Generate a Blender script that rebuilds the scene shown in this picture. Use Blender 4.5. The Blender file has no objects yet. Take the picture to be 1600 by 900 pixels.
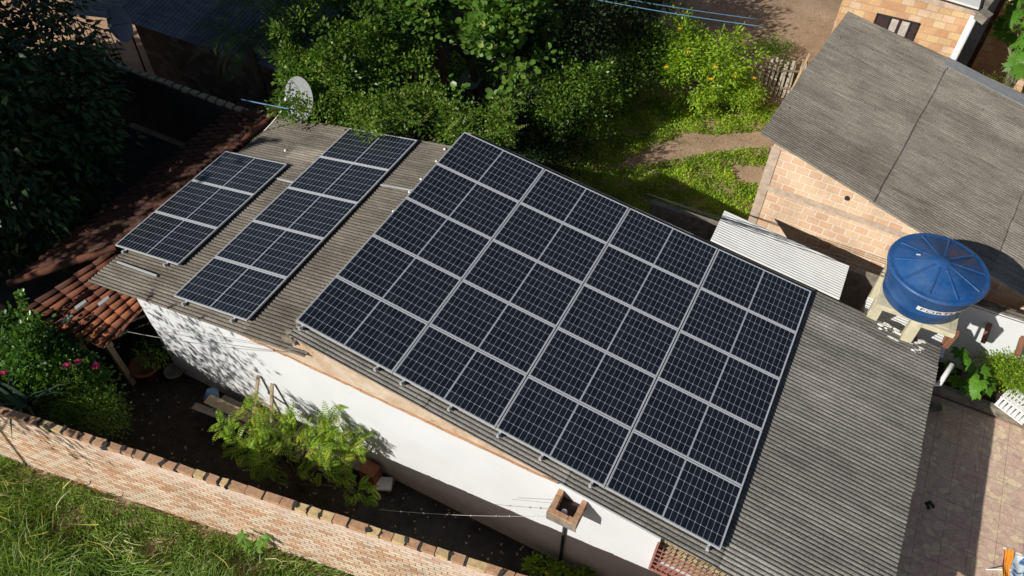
import bpy, math, random
import numpy as np
from mathutils import Vector, Matrix
random.seed(7)
RNG = np.random.default_rng(11)
SC = bpy.context.scene
COL = SC.collection
G0 = -3.9                                    # ground level (the ridge of the main roof is z = 0)

# ------------------------------------------------------------------ camera
CAM = Vector((7.0128, -11.2822, 10.3322)); YAW, PITCH = math.radians(-27.481), math.radians(49.364)
FPX = 1209.65
FW = Vector((math.sin(YAW)*math.cos(PITCH), math.cos(YAW)*math.cos(PITCH), -math.sin(PITCH)))
RT = Vector((math.cos(YAW), -math.sin(YAW), 0)); UPV = RT.cross(FW)
cd = bpy.data.cameras.new('camera'); cam = bpy.data.objects.new('camera', cd); COL.objects.link(cam)
cam.matrix_world = Matrix(((RT.x, UPV.x, -FW.x, CAM.x), (RT.y, UPV.y, -FW.y, CAM.y), (RT.z, UPV.z, -FW.z, CAM.z), (0, 0, 0, 1)))
cd.sensor_width = 36; cd.lens = FPX*36/1600; cd.clip_end = 600; cd.clip_start = .05
SC.camera = cam
# ------------------------------------------------------------------ light
SUND = Vector((.81, 1.35, -1.0)).normalized()
w = bpy.data.worlds.new('World'); SC.world = w; w.use_nodes = True
nt = w.node_tree; bg = nt.nodes['Background']; sky = nt.nodes.new('ShaderNodeTexSky'); sky.sky_type = 'NISHITA'
sky.sun_disc = False; sky.sun_elevation = math.asin(-SUND.z); sky.sun_rotation = math.atan2(-SUND.x, -SUND.y)
nt.links.new(sky.outputs[0], bg.inputs[0]); bg.inputs[1].default_value = .05
sl = bpy.data.lights.new('sun', 'SUN'); sl.energy = 5.0; sl.angle = math.radians(.5); sl.color = (1, .955, .875)
so = bpy.data.objects.new('sun', sl); COL.objects.link(so); so.rotation_mode = 'QUATERNION'; so.rotation_quaternion = SUND.to_track_quat('-Z', 'Y')
SC.view_settings.view_transform = 'Standard'; SC.view_settings.look = 'None'; SC.view_settings.exposure = .06; SC.view_settings.gamma = 1

def at(px, py, z):
    """world point on the level z seen at a pixel of the 1600x900 photograph"""
    d = FW + RT*((px-800)/FPX) - UPV*((py-450)/FPX)
    return CAM + d*((z-CAM.z)/d.z)

# ------------------------------------------------------------------ node helpers
class NT:
    def __init__(s, name, rough=.8, spec=.3):
        s.m = bpy.data.materials.new(name); s.m.use_nodes = True; s.t = s.m.node_tree; s.n = s.t.nodes
        s.b = s.n['Principled BSDF']; s.b.inputs['Roughness'].default_value = rough; s.b.inputs['Specular IOR Level'].default_value = spec
    def l(s, a, b): s.t.links.new(a, b)
    def put(s, sock, v):
        if hasattr(v, 'is_linked'): s.l(v, sock)
        elif isinstance(v, (tuple, list)) and len(v) == 3 and sock.type == 'RGBA': sock.default_value = (*v, 1)
        else: sock.default_value = v
    def math(s, op, a, b=0., c=0.):
        n = s.n.new('ShaderNodeMath'); n.operation = op
        for i, v in enumerate((a, b, c)): s.put(n.inputs[i], v)
        return n.outputs[0]
    def mix(s, f, a, b, mode='MIX'):
        n = s.n.new('ShaderNodeMix'); n.data_type = 'RGBA'; n.blend_type = mode
        s.put(n.inputs[0], f); s.put(n.inputs[6], a); s.put(n.inputs[7], b); return n.outputs[2]
    def co(s, kind='Object'): return s.n.new('ShaderNodeTexCoord').outputs[kind]
    def uv(s): return s.n.new('ShaderNodeUVMap').outputs[0]
    def attr(s, name):
        n = s.n.new('ShaderNodeAttribute'); n.attribute_name = name; return n.outputs['Fac']
    def mapping(s, v, sc=(1, 1, 1), rot=(0, 0, 0)):
        n = s.n.new('ShaderNodeMapping'); s.l(v, n.inputs[0]); n.inputs['Scale'].default_value = sc; n.inputs['Rotation'].default_value = rot; return n.outputs[0]
    def noise(s, v, scale=5, detail=4, rough=.6, dist=0.):
        n = s.n.new('ShaderNodeTexNoise'); s.l(v, n.inputs['Vector']); n.inputs['Scale'].default_value = scale
        n.inputs['Detail'].default_value = detail; n.inputs['Roughness'].default_value = rough; n.inputs['Distortion'].default_value = dist; return n.outputs[0]
    def ramp(s, f, *st):
        n = s.n.new('ShaderNodeValToRGB'); s.l(f, n.inputs[0]); e = n.color_ramp.elements
        while len(e) < len(st): e.new(.5)
        for q, (p, c) in zip(e, st):
            q.position = p; q.color = (*c, 1) if isinstance(c, tuple) else (c, c, c, 1)
        return n.outputs[0]
    def bump(s, h, st=.3, d=.01):
        n = s.n.new('ShaderNodeBump'); s.l(h, n.inputs['Height']); n.inputs['Strength'].default_value = st; n.inputs['Distance'].default_value = d
        s.l(n.outputs[0], s.b.inputs['Normal'])
    def col(s, c): s.put(s.b.inputs['Base Color'], c); return s.m
    def sep(s, v):
        n = s.n.new('ShaderNodeSeparateXYZ'); s.l(v, n.inputs[0]); return n.outputs

def plain(name, c, rough=.7, var=.25, scale=6, metallic=0., spec=.3, bump=.15):
    t = NT(name, rough, spec); n = t.noise(t.co(), scale, 5, .65)
    d = tuple(x*(1-var) for x in c); e = tuple(min(1, x*(1+var*.6)) for x in c)
    t.col(t.ramp(n, (.3, d), (.7, e))); t.b.inputs['Metallic'].default_value = metallic
    if bump: t.bump(t.noise(t.co(), scale*6, 3), bump, .005)
    return t.m

def fibro(name, dark, light, spots=.5):
    t = NT(name, .95, .1); v = t.co(); st = t.mapping(v, (.35, 3.5, 1))
    a = t.noise(st, 3., 6, .7); b = t.noise(v, 45, 3, .7); c = t.noise(v, 1.1, 5, .6)
    k = t.ramp(a, (.3, dark), (.72, light))
    tone = t.math('MULTIPLY_ADD', t.attr('tone'), 1.0, .5)
    k = t.mix(1., k, t.ramp(c, (.3, .72), (.7, 1.15)), 'MULTIPLY')
    k = t.mix(1., k, t.ramp(b, (.35, .62), (.62, 1.25)), 'MULTIPLY')
    q = t.n.new('ShaderNodeCombineColor')
    for i in range(3): t.l(tone, q.inputs[i])
    k = t.mix(1., k, q.outputs[0], 'MULTIPLY')
    s1 = t.ramp(t.noise(v, 16, 2, .5), (.70, 0.), (.74, 1.))
    k = t.mix(t.math('MULTIPLY', s1, spots), k, (.30, .27, .2))
    vo = t.n.new('ShaderNodeTexVoronoi'); t.l(t.mapping(v, (3.1, 3.1, 3.1)), vo.inputs[0]); vo.inputs['Scale'].default_value = 1
    s2 = t.ramp(vo.outputs['Distance'], (.045, 1.), (.075, 0.))
    k = t.mix(t.math('MULTIPLY', s2, .6), k, (.04, .037, .03))
    t.bump(b, .5, .006); return t.col(k)

def bricks(name, bw, bh, mort, stops, mortar_col, off=.5, blotch=None, pale=None):
    t = NT(name, .9, .1); uv = t.uv(); v = uv
    n = t.n.new('ShaderNodeTexBrick'); wob = t.noise(uv, 9, 2)
    vm = t.n.new('ShaderNodeVectorMath'); vm.operation = 'MULTIPLY_ADD'
    nc = t.n.new('ShaderNodeTexNoise'); t.l(uv, nc.inputs['Vector']); nc.inputs['Scale'].default_value = 7; nc.inputs['Detail'].default_value = 2
    vs = t.n.new('ShaderNodeVectorMath'); vs.operation = 'SUBTRACT'; t.l(nc.outputs['Color'], vs.inputs[0]); vs.inputs[1].default_value = (.5, .5, .5)
    t.l(vs.outputs[0], vm.inputs[0]); vm.inputs[1].default_value = (.016, .016, 0); t.l(uv, vm.inputs[2]); v = vm.outputs[0]
    t.l(v, n.inputs['Vector']); n.inputs['Scale'].default_value = 1; n.inputs['Mortar Size'].default_value = mort; n.inputs['Mortar Smooth'].default_value = .15
    n.inputs['Brick Width'].default_value = bw; n.inputs['Row Height'].default_value = bh; n.offset = off
    n.inputs['Color1'].default_value = (0, 0, 0, 1); n.inputs['Color2'].default_value = (1, 1, 1, 1); n.inputs['Mortar'].default_value = (.5, .5, .5, 1)
    # a random value per brick
    sx, sy, _ = t.sep(v); row = t.math('FLOOR', t.math('DIVIDE', sy, bh))
    o = t.math('MULTIPLY', t.math('SUBTRACT', t.math('MODULO', t.math('ABSOLUTE', row), 2.), 1.), off*bw)
    cx = t.math('FLOOR', t.math('DIVIDE', t.math('SUBTRACT', sx, o), bw))
    cb = t.n.new('ShaderNodeCombineXYZ'); t.l(cx, cb.inputs[0]); t.l(row, cb.inputs[1])
    wn = t.n.new('ShaderNodeTexWhiteNoise'); wn.noise_dimensions = '2D'; t.l(cb.outputs[0], wn.inputs['Vector'])
    k = t.ramp(wn.outputs['Value'], *stops)
    fine = t.noise(uv, 30, 5, .7); k = t.mix(1., k, t.ramp(fine, (.3, .82), (.7, 1.12)), 'MULTIPLY')
    k = t.mix(n.outputs['Fac'], k, mortar_col)
    big = t.noise(uv, 1.3, 5, .65); k = t.mix(1., k, t.ramp(big, (.3, .8), (.6, 1.08)), 'MULTIPLY')
    if blotch:
        bl = t.ramp(t.noise(uv, 1.7, 5, .7, .5), (.6, 0.), (.68, 1.)); k = t.mix(t.math('MULTIPLY', bl, .75), k, blotch)
    if pale:
        ps = t.ramp(t.math('ADD', sy, t.math('MULTIPLY', t.noise(uv, 1.1, 5, .6), 1.6)), (-.0, 0.), (1., 1.)) if False else t.ramp(t.math('MULTIPLY_ADD', t.noise(t.mapping(uv, (.6, 2, 1)), 1.2, 5, .6), 1.5, t.math('ADD', sy, 1.55)), (.15, 0.), (.65, .62)); k = t.mix(ps, k, pale)
    h = t.math('SUBTRACT', t.math('MULTIPLY', fine, .3), n.outputs['Fac']); t.bump(h, .8, .016)
    return t.col(k)

def leafmat(name, a, b, c=None, rough=.45, trans=.4):
    t = NT(name, rough, .35); tone = t.attr('tone')
    st = [(.0, a), (.75, b)] + ([(.97, c)] if c else [])
    k = t.ramp(tone, *st); k = t.mix(1., k, t.ramp(t.noise(t.co(), 1.3, 3), (.3, .7), (.7, 1.2)), 'MULTIPLY')
    t.col(k); tr = t.n.new('ShaderNodeBsdfTranslucent'); kk = t.mix(1., k, (1.5, 1.45, .5), 'MULTIPLY'); t.l(kk, tr.inputs[0])
    mx = t.n.new('ShaderNodeMixShader'); mx.inputs[0].default_value = trans; t.l(t.b.outputs[0], mx.inputs[1]); t.l(tr.outputs[0], mx.inputs[2])
    t.l(mx.outputs[0], t.n['Material Output'].inputs[0]); return t.m

M = {}
M['fibro_dark'] = fibro('aged_fibre_cement', (.135, .128, .115), (.27, .255, .232))
M['fibro_left'] = fibro('brown_fibre_cement', (.105, .093, .076), (.222, .20, .168), .6)
M['fibro_far'] = fibro('neighbour_fibre_cement', (.145, .13, .108), (.285, .26, .22), .35)
M['fibro_shade'] = fibro('shade_tinted_sheet', (.09, .10, .11), (.22, .25, .28))  # bluish cast of the shade put into the sheet colour
M['white_metal'] = plain('white_corrugated_metal', (.72, .72, .70), .5, .1, 2)
M['alu'] = plain('aluminium', (.58, .60, .62), .4, .05, 20, .25, .5, 0)
M['white_paint'] = None
t = NT('white_wall_paint', .85, .2); v = t.co(); n = t.noise(v, .9, 6, .6)
k = t.ramp(n, (.3, (.615, .63, .645)), (.6, (.665, .685, .705)))
sx, sy, sz = t.sep(v)
crk = t.ramp(t.noise(t.mapping(v, (14, 14, .7)), 1.6, 4, .6), (.66, 0.), (.75, 1.))
k = t.mix(t.math('MULTIPLY', crk, .35), k, (.62, .6, .56))
dirt = t.math('MULTIPLY', t.ramp(sz, (0., 0.), (1., 1.)), 0.)
spl = t.math('MULTIPLY', t.ramp(t.math('ADD', t.math('MULTIPLY_ADD', sz, -1., -3.05), t.math('MULTIPLY', t.noise(v, 5, 5), .9)), (.55, 0.), (1., 1.)), .6); k = t.mix(spl, k, (.40, .34, .28))
t.bump(t.noise(v, 25, 5), .12, .01); M['white_paint'] = t.col(k)
t = NT('bare_plaster', .9, .1); v = t.co(); n = t.noise(v, 2.6, 7, .7, .4)
k = t.ramp(n, (.25, (.23, .14, .08)), (.45, (.50, .38, .27)), (.7, (.62, .54, .44)))
t.bump(t.noise(v, 18, 6), .5, .02); M['plaster'] = t.col(k)
M['mortar'] = plain('grey_mortar', (.52, .41, .32), .9, .3, 7)
M['mortar_dark'] = plain('dark_mortar', (.045, .04, .035), .95, .4, 12)
M['concrete'] = plain('cream_concrete', (.56, .51, .36), .9, .25, 4)
M['old_concrete'] = plain('stained_concrete', (.24, .21, .17), .9, .5, 5)
M['house_brick'] = bricks('hollow_brick', .29, .20, .016, ((0, (.63, .41, .27)), (.3, (.68, .47, .31)), (.8, (.71, .52, .35)), (.98, (.60, .37, .25))), (.75, .62, .50))
M['house_brick2'] = bricks('hollow_brick_far', .30, .20, .010, ((0, (.55, .30, .16)), (.35, (.62, .38, .21)), (.8, (.66, .46, .24)), (.93, (.66, .48, .33))), (.50, .36, .25))
M['shade_toned_brick'] = bricks('shaded_brick', .30, .20, .012, ((0, (.13, .085, .065)), (.6, (.18, .12, .09)), (1., (.24, .19, .15))), (.13, .11, .095))  # brick colour darkened to stand in for shade
M['yard_brick'] = bricks('yard_wall_brick', .23, .105, .009, ((0, (.50, .27, .17)), (.2, (.66, .45, .31)), (.55, (.72, .57, .45)), (.8, (.74, .62, .48)), (.93, (.58, .34, .21))), (.24, .15, .10), .5, (.42, .36, .30), (.74, .60, .52))
M['cap_brick'] = plain('cap_brick', (.46, .27, .16), .9, .3, 14)
M['cap_brick2'] = plain('cap_brick_yellow', (.58, .42, .22), .9, .3, 14)
M['wood'] = plain('weathered_wood', (.23, .19, .15), .85, .4, 9)
M['paling_wood'] = plain('sun_bleached_wood', (.40, .35, .29), .85, .3, 9)
M['wood_tan'] = plain('tan_wood', (.36, .27, .17), .8, .3, 9)
M['wood_red'] = plain('brown_wood', (.24, .105, .06), .7, .3, 9)
M['bark'] = plain('bark', (.10, .075, .055), .9, .4, 12)
M['blue_plastic'] = None
t = NT('blue_tank_plastic', .38, .4); v = t.co(); n = t.noise(v, 3, 6, .7)
k = t.ramp(n, (.25, (.008, .055, .19)), (.7, (.014, .085, .27))); k = t.mix(t.ramp(t.noise(v, 22, 4), (.60, 0.), (.75, .4)), k, (.12, .21, .35)); k = t.mix(t.ramp(t.noise(v, 2.2, 6, .7), (.42, 0.), (.7, .32)), k, (.13, .20, .30))
t.l(t.ramp(n, (.3, .3), (.7, .55)), t.b.inputs['Roughness']); M['blue_plastic'] = t.col(k)
M['white_plastic'] = plain('white_plastic', (.78, .78, .76), .4, .05, 3, 0, .4, 0)
M['navy'] = plain('navy_lettering', (.01, .03, .12), .5, .05, 3, 0, .3, 0)
M['dish'] = plain('grey_dish_paint', (.27, .28, .285), .6, .15, 5)
M['dish_blue'] = plain('blue_grey_dish_paint', (.34, .42, .52), .6, .15, 5)
M['black_metal'] = plain('black_metal', (.03, .03, .03), .6, .3, 10)
M['rust_metal'] = plain('pink_brown_metal', (.36, .16, .13), .7, .25, 10)
M['wire'] = plain('black_cable', (.02, .02, .02), .6, .1, 4, 0, .3, 0)
M['wire_grey'] = plain('galvanised_wire', (.35, .34, .32), .5, .1, 4, .3, .4, 0)
M['wire_blue'] = plain('blue_cable', (.10, .24, .38), .5, .1, 4, 0, .3, 0)
M['clay'] = plain('clay_pot', (.26, .10, .05), .8, .3, 8)
M['pale'] = plain('pale_lump', (.72, .71, .66), .8, .2, 8)
M['pink'] = plain('magenta_petal', (.45, .02, .10), .6, .2, 20, 0, .2, 0)
M['yellow'] = plain('orange_yellow_petal', (.75, .38, .02), .6, .2, 20, 0, .2, 0)
M['lilac'] = plain('lilac_petal', (.50, .22, .55), .6, .2, 20, 0, .2, 0)
M['cloth_blue'] = None
t = NT('blue_white_cloth', .9, .1); n = t.noise(t.co(), 6, 3, .6, 1.2)
M['cloth_blue'] = t.col(t.ramp(n, (.40, (.06, .13, .26)), (.47, (.50, .60, .68)), (.6, (.70, .75, .78))))
M['orange'] = plain('orange_cloth', (.80, .30, .03), .8, .15, 10)
M['curtain'] = plain('stained_glass_pane', (.55, .50, .45), .4, .35, 7, 0, .5, 0)
M['dark_void'] = plain('unlit_depth', (.05, .03, .03), .9, .3, 5)  # dark colour stands in for shade inside depths and rooms
M['beige'] = plain('beige_backing', (.55, .40, .24), .9, .35, 14)
M['cream_tile'] = plain('cream_block', (.42, .34, .22), .9, .35, 9)
M['blue_ball'] = plain('faded_blue_plastic', (.10, .20, .32), .5, .2, 6)
M['terracotta'] = None
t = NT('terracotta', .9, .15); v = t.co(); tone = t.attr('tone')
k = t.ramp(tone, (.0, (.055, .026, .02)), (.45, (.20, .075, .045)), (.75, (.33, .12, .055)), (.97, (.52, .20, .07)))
k = t.mix(t.ramp(t.noise(v, 9, 6, .75), (.48, 0.), (.66, .75)), k, (.07, .05, .035)); k = t.mix(t.ramp(t.noise(v, 14, 4), (.66, 0.), (.72, .5)), k, (.3, .27, .14))
t.bump(t.noise(v, 60, 4), .4, .01); M['terracotta'] = t.col(k)
# ground
t = NT('earth_ground', .95, .05); v = t.co(); a = t.noise(v, .8, 7, .65); b = t.noise(v, 14, 6, .7)
k = t.ramp(a, (.3, (.29, .20, .13)), (.7, (.48, .345, .235))); k = t.mix(1., k, t.ramp(b, (.3, .75), (.7, 1.15)), 'MULTIPLY')
gr = t.ramp(t.noise(v, 2.3, 6, .7), (.58, 0.), (.66, 1.)); k = t.mix(t.math('MULTIPLY', gr, .5), k, (.10, .12, .04))
t.bump(b, .7, .04); M['earth'] = t.col(k)
t = NT('dark_soil', .95, .05); v = t.co(); b = t.noise(v, 7, 7, .75); k = t.ramp(b, (.3, (.03, .023, .017)), (.65, (.07, .055, .042)), (.8, (.12, .10, .08)))
t.bump(b, .8, .04); M['soil'] = t.col(k)
t = NT('dark_cement', .95, .05); v = t.co(); b = t.noise(v, 2.2, 7, .7); k = t.ramp(b, (.3, (.03, .028, .026)), (.7, (.075, .07, .064)))  # mottled cement in a very dark tone
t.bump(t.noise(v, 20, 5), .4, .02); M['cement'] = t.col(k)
t = NT('orange_street', .95, .05); v = t.co(); b = t.noise(v, 1.3, 6, .6); M['street'] = t.col(t.ramp(b, (.3, (.42, .26, .17)), (.7, (.52, .34, .23))))
# patio tiles: flagstone print on half metre tiles
t = NT('patio_tiles', .5, .35); v = t.mapping(t.co(), (1, 1, 1), (0, 0, 0)); sx, sy, sz = t.sep(v)
vo = t.n.new('ShaderNodeTexVoronoi'); t.l(v, vo.inputs[0]); vo.inputs['Scale'].default_value = 7; vo.inputs['Randomness'].default_value = 1
ve = t.n.new('ShaderNodeTexVoronoi'); ve.feature = 'DISTANCE_TO_EDGE'; t.l(v, ve.inputs[0]); ve.inputs['Scale'].default_value = 7
cr, cg, cb_ = [o for o in (lambda n: (t.l(vo.outputs['Color'], n.inputs[0]), n.outputs)[1])(t.n.new('ShaderNodeSeparateColor'))][:3]
k = t.ramp(cr, (0, (.55, .375, .30)), (.5, (.61, .44, .345)), (.8, (.61, .46, .335)), (.88, (.68, .54, .37)))
k = t.mix(1., k, t.ramp(t.noise(v, 11, 6, .7), (.3, .8), (.7, 1.15)), 'MULTIPLY')
k = t.mix(t.math('MULTIPLY', t.ramp(ve.outputs['Distance'], (.01, 1.), (.035, 0.)), .45), k, (.22, .13, .09))
def seam(sock, pitch, wd): 
    f = t.math('ABSOLUTE', t.math('SUBTRACT', t.math('FRACT', t.math('DIVIDE', sock, pitch)), .5)); return t.math('GREATER_THAN', f, .5-wd/pitch/2)
sm = t.math('MAXIMUM', seam(sx, .46, .007), seam(sy, .46, .007)); k = t.mix(t.math('MULTIPLY', sm, .8), k, (.10, .06, .045))
t.bump(t.math('SUBTRACT', t.noise(v, 9, 4), sm), .25, .006); M['patio'] = t.col(k)
# solar cells
PL, PW, GAP = 1.922, 1.134, .02
t = NT('solar_cells', .22, .32); sx, sy, sz = t.sep(t.co())
y = t.math('MULTIPLY', sy, -1.)
hx = t.math('SUBTRACT', t.math('ABSOLUTE', t.math('SUBTRACT', sx, PL/2)), .012)        # from the centre bar outwards
cw = (PL/2-.012-.026)/10; ch = (PW-.052)/6
fx = t.math('MULTIPLY', t.math('SUBTRACT', .5, t.math('ABSOLUTE', t.math('SUBTRACT', t.math('FRACT', t.math('DIVIDE', hx, cw)), .5))), cw)
fy = t.math('MULTIPLY', t.math('SUBTRACT', .5, t.math('ABSOLUTE', t.math('SUBTRACT', t.math('FRACT', t.math('DIVIDE', t.math('SUBTRACT', y, .026), ch)), .5))), ch)
line = t.math('MAXIMUM', t.math('LESS_THAN', fx, .0023), t.math('LESS_THAN', fy, .0023))
line = t.math('MAXIMUM', line, t.math('LESS_THAN', t.math('ADD', fx, fy), .014))
out = t.math('MAXIMUM', t.math('LESS_THAN', hx, 0.), t.math('GREATER_THAN', hx, cw*10))
out = t.math('MAXIMUM', out, t.math('MAXIMUM', t.math('LESS_THAN', y, .026), t.math('GREATER_THAN', y, PW-.026)))
line = t.math('MAXIMUM', line, out)
cbx = t.n.new('ShaderNodeCombineXYZ'); t.l(t.math('FLOOR', t.math('DIVIDE', sx, cw)), cbx.inputs[0]); t.l(t.math('FLOOR', t.math('DIVIDE', y, ch)), cbx.inputs[1])
oi = t.n.new('ShaderNodeObjectInfo'); t.l(oi.outputs['Random'], cbx.inputs[2])
wn = t.n.new('ShaderNodeTexWhiteNoise'); t.l(cbx.outputs[0], wn.inputs['Vector'])
cell = t.ramp(wn.outputs['Value'], (0, (.0065, .0095, .015)), (1, (.012, .015, .023)))
dust = t.noise(t.co(), 3.5, 6, .7); cell = t.mix(t.math('MULTIPLY', t.ramp(dust, (.4, 0.), (.8, 1.)), .02), cell, (.3, .3, .28))
k = t.mix(line, cell, (.33, .36, .40)); k = t.mix(t.ramp(t.noise(t.co(), 23, 2, .5), (.785, 0.), (.80, .55)), k, (.5, .5, .47)); t.l(t.ramp(dust, (.3, .12), (.7, .32)), t.b.inputs['Roughness']); M['cells'] = t.col(k)
# leaves
M['lf_mango'] = leafmat('mango_leaf', (.012, .032, .010), (.032, .075, .018), (.06, .12, .02), .4, .2)
M['lf_small'] = leafmat('small_leaf', (.045, .105, .014), (.17, .30, .04), (.34, .40, .07), .35)
M['lf_round'] = leafmat('round_leaf', (.05, .12, .02), (.17, .31, .055), (.34, .38, .09), .35)
M['lf_vine'] = leafmat('vine_leaf', (.055, .12, .014), (.19, .32, .04), (.32, .35, .05), .4)
M['lf_bush'] = leafmat('bush_leaf', (.06, .125, .015), (.16, .28, .03), (.34, .36, .05))
M['lf_bright'] = leafmat('bright_leaf', (.12, .24, .015), (.36, .54, .04), (.75, .66, .04))
M['lf_dark'] = leafmat('dark_leaf', (.015, .03, .010), (.04, .075, .02), None)
M['lf_guava'] = leafmat('pinnate_leaf', (.14, .28, .02), (.34, .52, .05), (.5, .42, .06), .4, .45)
M['lf_papaya'] = leafmat('lobed_leaf', (.07, .19, .02), (.15, .33, .035), None)
M['lf_palm'] = leafmat('palm_leaf', (.03, .06, .02), (.08, .15, .03), None)
M['grass_l'] = leafmat('long_grass', (.075, .17, .014), (.29, .44, .09), (.58, .62, .34))
M['dry_straw'] = leafmat('dry_straw', (.40, .38, .20), (.62, .60, .36), None)
M['grass_s'] = leafmat('weedy_lawn', (.15, .29, .014), (.42, .60, .045), (.62, .66, .08))
M['lf_boug'] = leafmat('glossy_leaf', (.04, .10, .02), (.10, .22, .04), (.2, .32, .08), .3)
M['lf_agave'] = leafmat('blue_green_strap', (.06, .12, .07), (.14, .22, .14), None)

# ------------------------------------------------------------------ mesh helpers
class MB:
    def __init__(s): s.v = []; s.f = []; s.t = []
    def add(s, vs, fs, tone=.5):
        o = len(s.v); s.v += [tuple(x) for x in vs]; s.f += [tuple(i+o for i in f) for f in fs]; s.t += [tone]*len(fs); return s
    def box(s, c, d, R=None, tone=.5, jit=0.):
        vs = []
        for i in range(8):
            p = Vector(((i & 1)-.5, (i >> 1 & 1)-.5, (i >> 2 & 1)-.5)); p = Vector((p.x*d[0], p.y*d[1], p.z*d[2]))
            if jit: p += Vector([random.uniform(-jit, jit) for _ in range(3)])
            if R is not None: p = R @ p
            vs.append(p+Vector(c))
        return s.add(vs, [(0, 2, 3, 1), (4, 5, 7, 6), (0, 1, 5, 4), (2, 6, 7, 3), (0, 4, 6, 2), (1, 3, 7, 5)], tone)
    def beam(s, a, b, wd, h, up=(0, 0, 1), tone=.5):
        a, b = Vector(a), Vector(b); d = b-a; x = d.normalized(); y = Vector(up).cross(x).normalized(); z = x.cross(y)
        return s.box((a+b)/2, (d.length, wd, h), Matrix((x, y, z)).transposed(), tone)
    def tube(s, pts, r, n=8, cap=True, tone=.5):
        pts = [Vector(p) for p in pts]; rs = r if isinstance(r, (list, tuple)) else [r]*len(pts); vs = []; fs = []
        pt = (pts[1]-pts[0]).normalized(); u = pt.orthogonal().normalized()
        for i, p in enumerate(pts):
            d = (pts[min(i+1, len(pts)-1)]-pts[max(i-1, 0)]).normalized(); u = (u-d*u.dot(d)).normalized(); w_ = d.cross(u)
            for k in range(n):
                a = 2*math.pi*k/n; vs.append(p+(u*math.cos(a)+w_*math.sin(a))*rs[i])
        for i in range(len(pts)-1):
            for k in range(n): fs.append((i*n+k, i*n+(k+1) % n, (i+1)*n+(k+1) % n, (i+1)*n+k))
        if cap: fs += [tuple(range(n-1, -1, -1)), tuple(range((len(pts)-1)*n, len(pts)*n))]
        return s.add(vs, fs, tone)
    def lathe(s, prof, c=(0, 0, 0), n=48, R=None, tone=.5, cap=False):
        vs = []; fs = []; c = Vector(c)
        for r, z in prof:
            for k in range(n):
                a = 2*math.pi*k/n; p = Vector((r*math.cos(a), r*math.sin(a), z)); vs.append((R @ p if R is not None else p)+c)
        for i in range(len(prof)-1):
            for k in range(n): fs.append((i*n+k, i*n+(k+1) % n, (i+1)*n+(k+1) % n, (i+1)*n+k))
        if cap: fs += [tuple(range(n-1, -1, -1)), tuple(range((len(prof)-1)*n, len(prof)*n))]
        return s.add(vs, fs, tone)
    def prism(s, poly, axis, a, b, tone=.5):
        """polygon in the plane across `axis`, swept from a to b"""
        def mk(p, t_): return {'y': (p[0], t_, p[1]), 'z': (p[0], p[1], t_), 'x': (t_, p[0], p[1])}[axis]
        n = len(poly); vs = [mk(p, a) for p in poly]+[mk(p, b) for p in poly]
        return s.add(vs, [tuple(range(n)), tuple(range(2*n-1, n-1, -1))]+[(i, i+n, (i+1) % n+n, (i+1) % n) for i in range(n)], tone)
    def build(s, name, mat, parent=None, smooth=False, loc=None, bevel=0.):
        me = bpy.data.meshes.new(name); me.from_pydata(s.v, [], s.f); me.update()
        at_ = me.attributes.new('tone', 'FLOAT', 'FACE'); at_.data.foreach_set('value', s.t)
        uvl = me.uv_layers.new(name='UVMap')
        for p in me.polygons:                                       # box projection in metres
            nx, ny, nz = (abs(x) for x in p.normal)
            for li in p.loop_indices:
                c = me.vertices[me.loops[li].vertex_index].co
                uvl.data[li].uv = (c.x, c.y) if nz > max(nx, ny) else ((c.x, c.z) if ny >= nx else (c.y, c.z))
        if smooth:
            for p in me.polygons: p.use_smooth = True
        me.materials.append(mat if not isinstance(mat, str) else M[mat])
        o = bpy.data.objects.new(name, me); COL.objects.link(o)
        if parent is not None: o.parent = parent
        if loc is not None: o.location = loc
        if bevel:
            b = o.modifiers.new('bevel', 'BEVEL'); b.width = bevel; b.segments = 2; b.limit_method = 'ANGLE'
        return o

def fix_normals(o):
    import bmesh
    bm = bmesh.new(); bm.from_mesh(o.data); bmesh.ops.recalc_face_normals(bm, faces=bm.faces); bm.to_mesh(o.data); bm.free(); return o

def tag(o, label=None, cat=None, group=None, kind=None):
    if label: o['label'] = label
    if cat: o['category'] = cat
    if group: o['group'] = group
    if kind: o['kind'] = kind
    return o
def thing(name, label, cat, loc=(0, 0, 0), group=None, rz=0.):
    o = bpy.data.objects.new(name, None); COL.objects.link(o); o.location = loc; o.rotation_euler.z = rz; o.empty_display_size = .2
    return tag(o, label, cat, group)
def structure(o): o['kind'] = 'structure'; return o

def npmesh(name, V, F, tones, mat, parent=None, smooth=False):
    """V (n,3), F (m,k) equal sided faces, tones per vertex"""
    me = bpy.data.meshes.new(name); me.vertices.add(len(V)); me.vertices.foreach_set('co', V.astype(np.float32).ravel())
    k = F.shape[1]; me.loops.add(F.size); me.loops.foreach_set('vertex_index', F.astype(np.int32).ravel())
    me.polygons.add(len(F)); me.polygons.foreach_set('loop_start', np.arange(0, F.size, k, dtype=np.int32)); me.polygons.foreach_set('loop_total', np.full(len(F), k, np.int32))
    if smooth: me.polygons.foreach_set('use_smooth', np.ones(len(F), bool))
    a = me.attributes.new('tone', 'FLOAT', 'POINT'); a.data.foreach_set('value', tones.astype(np.float32)); me.update(calc_edges=True)
    me.materials.append(M[mat] if isinstance(mat, str) else mat); o = bpy.data.objects.new(name, me); COL.objects.link(o)
    if parent is not None: o.parent = parent
    return o

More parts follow.
